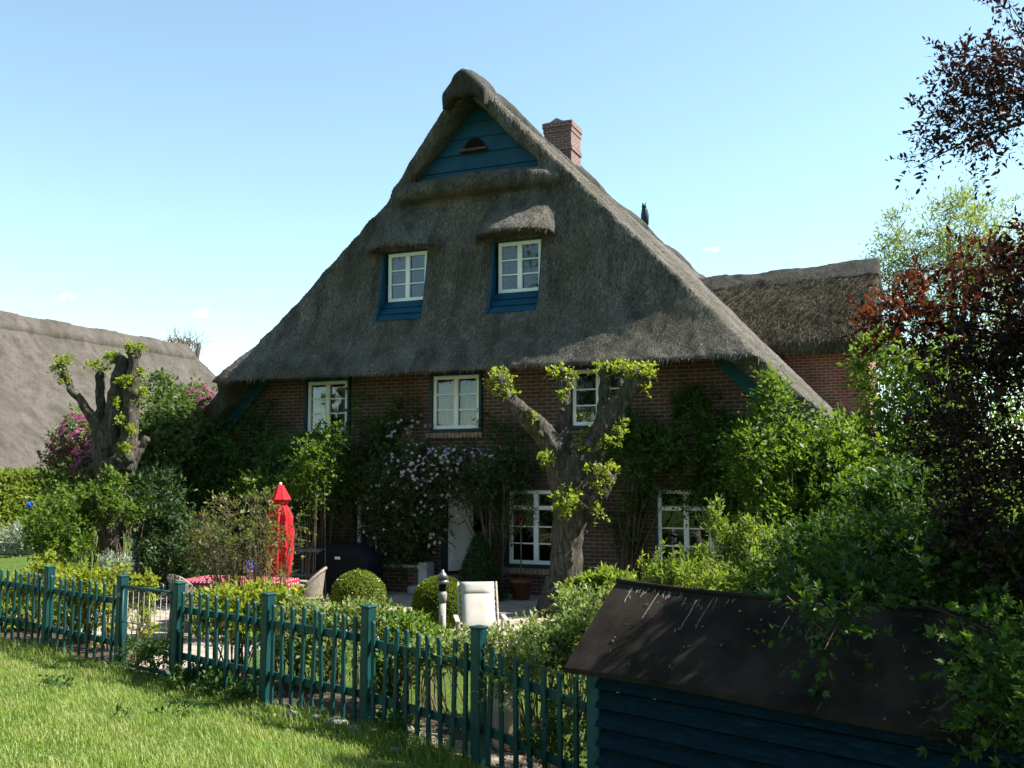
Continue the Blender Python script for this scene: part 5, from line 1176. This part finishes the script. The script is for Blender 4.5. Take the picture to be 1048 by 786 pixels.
nx, ny = 60, 34; V = []; hx, hy = .80, .46; drop = .30
for i in range(nx + 1):
    for j in range(ny + 1):
        u = -(hx + drop) + 2 * (hx + drop) * i / nx; v_ = -(hy + drop) + 2 * (hy + drop) * j / ny
        ox, oy = max(0, abs(u) - hx), max(0, abs(v_) - hy); x = math.copysign(min(abs(u), hx), u); y = math.copysign(min(abs(v_), hy), v_)
        dz = max(ox, oy); fl = .02 + .035 * math.sin(u * 17) * (dz / drop) if oy >= ox else .02 + .035 * math.sin(v_ * 17) * (dz / drop)
        if ox > 0: x += math.copysign(fl * (ox / drop), u)
        if oy > 0: y += math.copysign(fl * (oy / drop), v_)
        V.append((x, y, .736 - dz))
F = [(i * (ny + 1) + j, (i + 1) * (ny + 1) + j, (i + 1) * (ny + 1) + j + 1, i * (ny + 1) + j + 1) for i in range(nx) for j in range(ny)]
mb = MB(); mb.add(V, F, True); o = mb.build("tablecloth", m, None, fixn=False); o.location = (tx, ty, 0); o.rotation_euler = (0, 0, rz); tag(o, "red tablecloth with white dots draped over the garden table", "tablecloth")
# flower pot on the table
pp = np.array([tx, ty, .737]) + np.array([.22, .05, 0]); fp = empty("flower_pot", pp, "small pot of violet blue flowers on the dotted tablecloth", "flower pot")
mb = MB(); mb.lathe([(0, 0), (.06, 0), (.08, .11), (.088, .11), (.088, .13), (.07, .13), (.06, .10), (0, .10)], pp, 16); mb.build("pot", M['greystone'], fp)
g = np.random.default_rng(3); n_ = 160; P = pp + [0, 0, .19] + g.normal(size=(n_, 3)) * [.055, .055, .04]; V, F = leaf_geo(P, nrm(g.normal(size=(n_, 3)) + [0, 0, .4]), nrm(g.normal(size=(n_, 3))), np.full(n_, .04), np.full(n_, .03), True)
G['violet'] = leafmat("violet petals", [(.10, .08, .34), (.16, .12, .48), (.26, .22, .60)], .3, (1, 1, 1)); link("flowers", fast_mesh("flowers", V, F), G['violet'], fp)["kind"] = "stuff"
# wicker armchairs
def wicker_chair(label, px, py, d, rz):
    p = at(px, py, d); r = empty("wicker_chair", (p[0], p[1], 0), label, "chair", "wicker armchairs at the garden table", rz)
    mb = MB(); mb.lathe([(.0, .38), (.24, .38), (.27, .41), (.26, .44), (0, .45)], (0, 0, 0), 24); mb.build("seat", M['wicker'], r, local=True)
    top, bot = [], []           # rounded back shell on the -y side
    for i in range(19):
        a = math.pi * (1.5 - .5 + i / 18 * 1.0); q = abs(i - 9) / 9; h = .86 - .26 * q ** 2.2
        rr = []; rb = []
        for s in np.linspace(0, 1, 7):
            z = .40 + (h - .40) * s; ra = .25 + .05 * s
            rr.append((ra * math.cos(a), ra * math.sin(a), z)); rb.append(((ra - .022) * math.cos(a), (ra - .022) * math.sin(a), z))
        top.append(rr); bot.append(rb)
    mb = MB(); mb.slab(top, bot); mb.build("backrest", M['wicker'], r, local=True)
    mb = MB(); mb.tube([top[i][-1] for i in range(19)], .024, 8); mb.build("rim", M['wicker'], r, local=True)
    for sx in (-1, 1):
        mb = MB(); mb.tube([(sx * .30, 0, .62), (sx * .30, .16, .63), (sx * .27, .28, .60), (sx * .23, .27, .45)], [.034, .036, .032, .022], 8, sq=.8); mb.build("armrest", M['wicker'], r, local=True)
    for sx in (-1, 1):
        for sy in (-1, 1):
            mb = MB(); mb.tube([(sx * .19, sy * .19, .40), (sx * .21, sy * .21, .005)], .022, 8); mb.build("leg", M['wicker'], r, local=True)
    return r
wicker_chair("round backed wicker armchair at the left end of the dotted tablecloth", 194, 610, 14.4, R_(-68))
wicker_chair("wicker armchair at the right end of the dotted tablecloth, armrest in sun", 313, 606, 15.6, R_(120))
# covered grill
gp_ = on(357, 590, 1, -1.25); gx_, gy_ = gp_[0], gp_[1]
gr = empty("covered_grill", (gx_, gy_, 0), "barbecue grill under a black cover below the ground floor window", "grill")
mb = MB(); secs = []
for z, a_, b2 in ((.02, .66, .30), (.5, .64, .29), (.76, .63, .28), (.82, .55, .26), (.90, .42, .24), (.98, .32, .18), (1.0, .2, .10)):
    ring = []
    for k in range(32):
        t = 2 * math.pi * k / 32; cx_ = math.copysign(abs(math.cos(t)) ** .35, math.cos(t)); sy_ = math.copysign(abs(math.sin(t)) ** .35, math.sin(t)); wv = 1 + .03 * math.sin(t * 9 + z * 4) * (z < .85)
        ring.append((gx_ + a_ * cx_ * wv, gy_ + b2 * sy_ * wv, z))
    secs.append(ring)
V = sum(secs, []); n_ = 32; F = [(i * n_ + k, i * n_ + (k + 1) % n_, (i + 1) * n_ + (k + 1) % n_, (i + 1) * n_ + k) for i in range(len(secs) - 1) for k in range(n_)] + [tuple(range(6 * n_, 7 * n_))]
mb.add(V, F, True); mb.build("cover", M['black'], gr)
mb = MB(); q = on(345, 582, 1, gy_ - .315); mb.box((q[0], gy_ - .310, .72), (.12, .008, .05)); mb.build("label_patch", M['white'], gr)
# wooden side cabinet by the wall
sp_ = on(315, 580, 1, -1.0); cbx, cby = sp_[0], -.9
cab = empty("garden_bench", (cbx, cby, 0), "grey wooden bench standing against the wall right of the red parasol", "bench")
mb = MB(); mb.box((cbx, cby, .80), (.75, .5, .04), bev=.008); mb.build("top", M['greywood'], cab)
mb = MB(); mb.box((cbx, cby + .02, .30), (.66, .40, .035), bev=.006); mb.build("shelf", M['greywood'], cab)
for sx in (-1, 1):
    for sy in (-1, 1): mb = MB(); mb.box((cbx + sx * .32, cby + sy * .2, .39), (.06, .06, .78), bev=.006); mb.build("leg", M['greywood'], cab)
# lounger
lp = at(491, 640, 12.6); lg = empty("garden_lounger", (lp[0], lp[1], 0), "reclining wooden garden chair with cream cushion facing the fence", "lounge chair", None, YAW + R_(6))
# local: -y toward the camera, sitter faces -y
def pad(parent, name, P0, P1, wd, th, n=9, m=7, pillow=.03):
    top, bot = [], []; P0 = np.array(P0, float); P1 = np.array(P1, float); dd = nrm(P1 - P0); nn_ = np.cross((1, 0, 0), dd); nn_ = nn_ if nn_[2] > 0 or nn_[1] < 0 else -nn_
    for i in range(n):
        s = i / (n - 1); rt, rb = [], []
        for j in range(m):
            q = j / (m - 1) * 2 - 1; e = (1 - abs(2 * s - 1) ** 4) * (1 - abs(q) ** 4); c_ = P0 + (P1 - P0) * s + np.array([q * wd / 2, 0, 0])
            rt.append(c_ + nn_ * (th * .35 + pillow * e)); rb.append(c_ - nn_ * (th * .3))
        top.append(rt); bot.append(rb)
    mb = MB(); mb.slab(top, bot); mb.sm = [True] * len(mb.f); return mb.build(name, M['cushion'], parent, local=True)
pad(lg, "back_cushion", (0, .06, .34), (0, .44, .86), .42, .06); pad(lg, "head_cushion", (0, .36, .73), (0, .475, .90), .43, .075, pillow=.055); pad(lg, "seat_cushion", (0, -.52, .38), (0, .04, .32), .46, .06)
mb = MB()
for sx in (-1, 1): mb.bar((sx * .25, .10, .28), (sx * .25, .53, .90), .025, .05, up=(0, -1, .3), bev=.005)
for k in range(9): s = k / 8; mb.bar((-.25, .12 + .38 * s, .33 + .54 * s), (.25, .12 + .38 * s, .33 + .54 * s), .012, .035)
mb.build("back_frame", M['teak'], lg, local=True)
mb = MB()
for sx in (-1, 1): mb.bar((sx * .26, -.55, .31), (sx * .26, .14, .27), .025, .05, bev=.005)
for k in range(10): mb.bar((-.26, -.53 + .07 * k, .325 - .004 * k), (.26, -.53 + .07 * k, .325 - .004 * k), .045, .012)
mb.build("seat_frame", M['teak'], lg, local=True)
for sx in (-1, 1):
    mb = MB(); mb.box((sx * .30, -.17, .53), (.06, .56, .025), bev=.008); mb.build("armrest", M['teak'], lg, local=True)
    for y0, y1 in ((-.38, -.44), (.02, .16)): mb = MB(); mb.bar((sx * .285, y0, .52), (sx * .285, y1, .005), .025, .04, up=(0, 1, 0), bev=.005); mb.build("leg", M['teak'], lg, local=True)
# small side table
sp_ = at(538, 640, 12.4); st_ = empty("side_table", (sp_[0], sp_[1], 0), "small low slatted side table to the right of the lounge chair", "table", None, YAW - R_(8))
mb = MB()
for k in range(5): mb.box((0, -.17 + .085 * k, .405), (.42, .075, .018), bev=.004)
mb.box((-.17, 0, .385), (.03, .40, .02)); mb.box((.17, 0, .385), (.03, .40, .02)); mb.build("tabletop", M['teak'], st_, local=True)
for sx in (-1, 1):
    for sy in (-1, 1): mb = MB(); mb.box((sx * .17, sy * .16, .19), (.035, .035, .38)); mb.build("leg", M['teak'], st_, local=True)
# garden lantern
q = at(453, 600, 13.2); ln_ = empty("garden_lantern", (q[0], q[1], 0), "garden lantern with a two tiered dark cap on a pale post", "lantern"); q[2] = 0
mb = MB(); mb.tube([q, q + [0, 0, .62]], .045, 12); mb.lathe([(0, 0), (.10, 0), (.09, .03), (.05, .05), (0, .05)], q + [0, 0, .002], 16); mb.build("post", M['greystone'], ln_)
mb = MB(); mb.lathe([(0, .62), (.04, .62), (.055, .68), (.06, .73), (.045, .78), (0, .78)], q, 14); mb.build("stone_ball", M['greywood'], ln_)
mb = MB(); mb.lathe([(0, .78), (.05, .78), (.05, .88), (0, .88)], q, 14); mb.build("housing", M['dark'], ln_)
mb = MB(); mb.lathe([(0, .872), (.075, .872), (.10, .885), (.07, .925), (.055, .93), (.06, .94), (.08, .945), (.05, 1.0), (.02, 1.03), (.018, 1.05), (0, 1.06)], q, 20); mb.build("cap", M['metal'], ln_)
# boulder, blue ball, post, stone edging, potted standard, stones
q = at(515, 745, 8.6); q[2] = 0; mb = MB(); mb.ball((q[0], q[1], .26), (.16, .14, .30), 16, 12)
o = link("boulder", remesh(mb, .025, 2, lambda P: .035 * fbm(P * 6, 3), "boulder"), M['stone']); tag(o, "upright pale boulder on the sandy edge behind the lower fence", "boulder")
for i, (px, py, dd, s_) in enumerate(((325, 738, 9.6, .07), (345, 742, 9.4, .085), (362, 748, 9.2, .06), (300, 733, 9.9, .06), (405, 768, 8.7, .05))):
    q = on(px, py, 2, 0.0); mb = MB(); mb.ball((q[0], q[1], zg(q) + s_ * .2), (s_ * 1.4, s_, s_ * .6), 12, 8); o = link("edging_stone", remesh(mb, .018, 2, lambda P: .02 * fbm(P * 9, 2), "edging_stone"), M['greystone'])
    tag(o, ["grey edging stone in the fence shadow, second from the left", "largest grey edging stone in the fence shadow", "small grey edging stone nearest the post beside the clipped bush", "small grey edging stone, leftmost in the fence shadow", "single grey stone right of the last tall fence post"][i], "stone", "stones under the fence")
q = at(31, 517, 27); M['bluegl'] = plain("blue glazed", (.01, .08, .55), (.02, .12, .7), 5, .2, 0); r = empty("garden_ball", ground_under(q), "small blue garden ball on a stick before the hedge", "garden ball"); mb = MB(); mb.ball(q, (.10, .10, .085), 14, 10); mb.build("ball", M['bluegl'], r); mb = MB(); mb.tube([ground_under(q), q], .01, 6); mb.build("stick", M['stem'], r)
q = at(139, 575, 19.5); mb = MB(); mb.box((q[0], q[1], .55), (.13, .13, 1.1), bev=.02); mb.extrude([(q[0] - .06, q[1] - .06, 1.1), (q[0] + .06, q[1] - .06, 1.1), (q[0] + .06, q[1] - .06, 1.12), (q[0], q[1] - .06, 1.15), (q[0] - .06, q[1] - .06, 1.12)], (0, .12, 0)); tag(mb.build("garden_post", M['greywood']), "short grey wooden post right of the gnarled pollard foot", "post")
A = at(-30, 556, 30); B = at(34, 556, 29.6); A[2] = B[2] = 0; mb = MB(); ex = nrm(B - A); Lw = np.linalg.norm(B - A); k = int(Lw / .42)
for i in range(k):
    for j in range(2): mb.box(A + ex * (.42 * (i + .5 + .5 * (j % 2))) + ZU * (.10 + .19 * j), (.40, .25, .18), ax=[ex, np.cross(ZU, ex), ZU], bev=.03)
tag(mb.build("low_wall", M['greystone']), "low dry stone edging wall below the far hedge", "wall")
q = on(533, 602, 1, -.75); q[2] = 0; r = empty("potted_standard", q, "thin stemmed standard tree in a terracotta pot under the window left of the thick trunk", "potted tree")
mb = MB(); mb.lathe([(0, 0), (.15, 0), (.20, .32), (.22, .32), (.22, .37), (.19, .37), (.17, .31), (0, .31)], q, 20); mb.build("pot", M['terra'], r); mb = MB(); mb.tube([q + [0, 0, .30], q + [.01, 0, .8], q + [0, .01, 1.45]], .014, 6); mb.build("trunk", M['stem'], r)
foliage("crown", r, G['clem'], [fb(533, 525, -.75, 15, 22, .3)], 260, 6, .05, .02, TL=.12, seed=97, gap=.3)
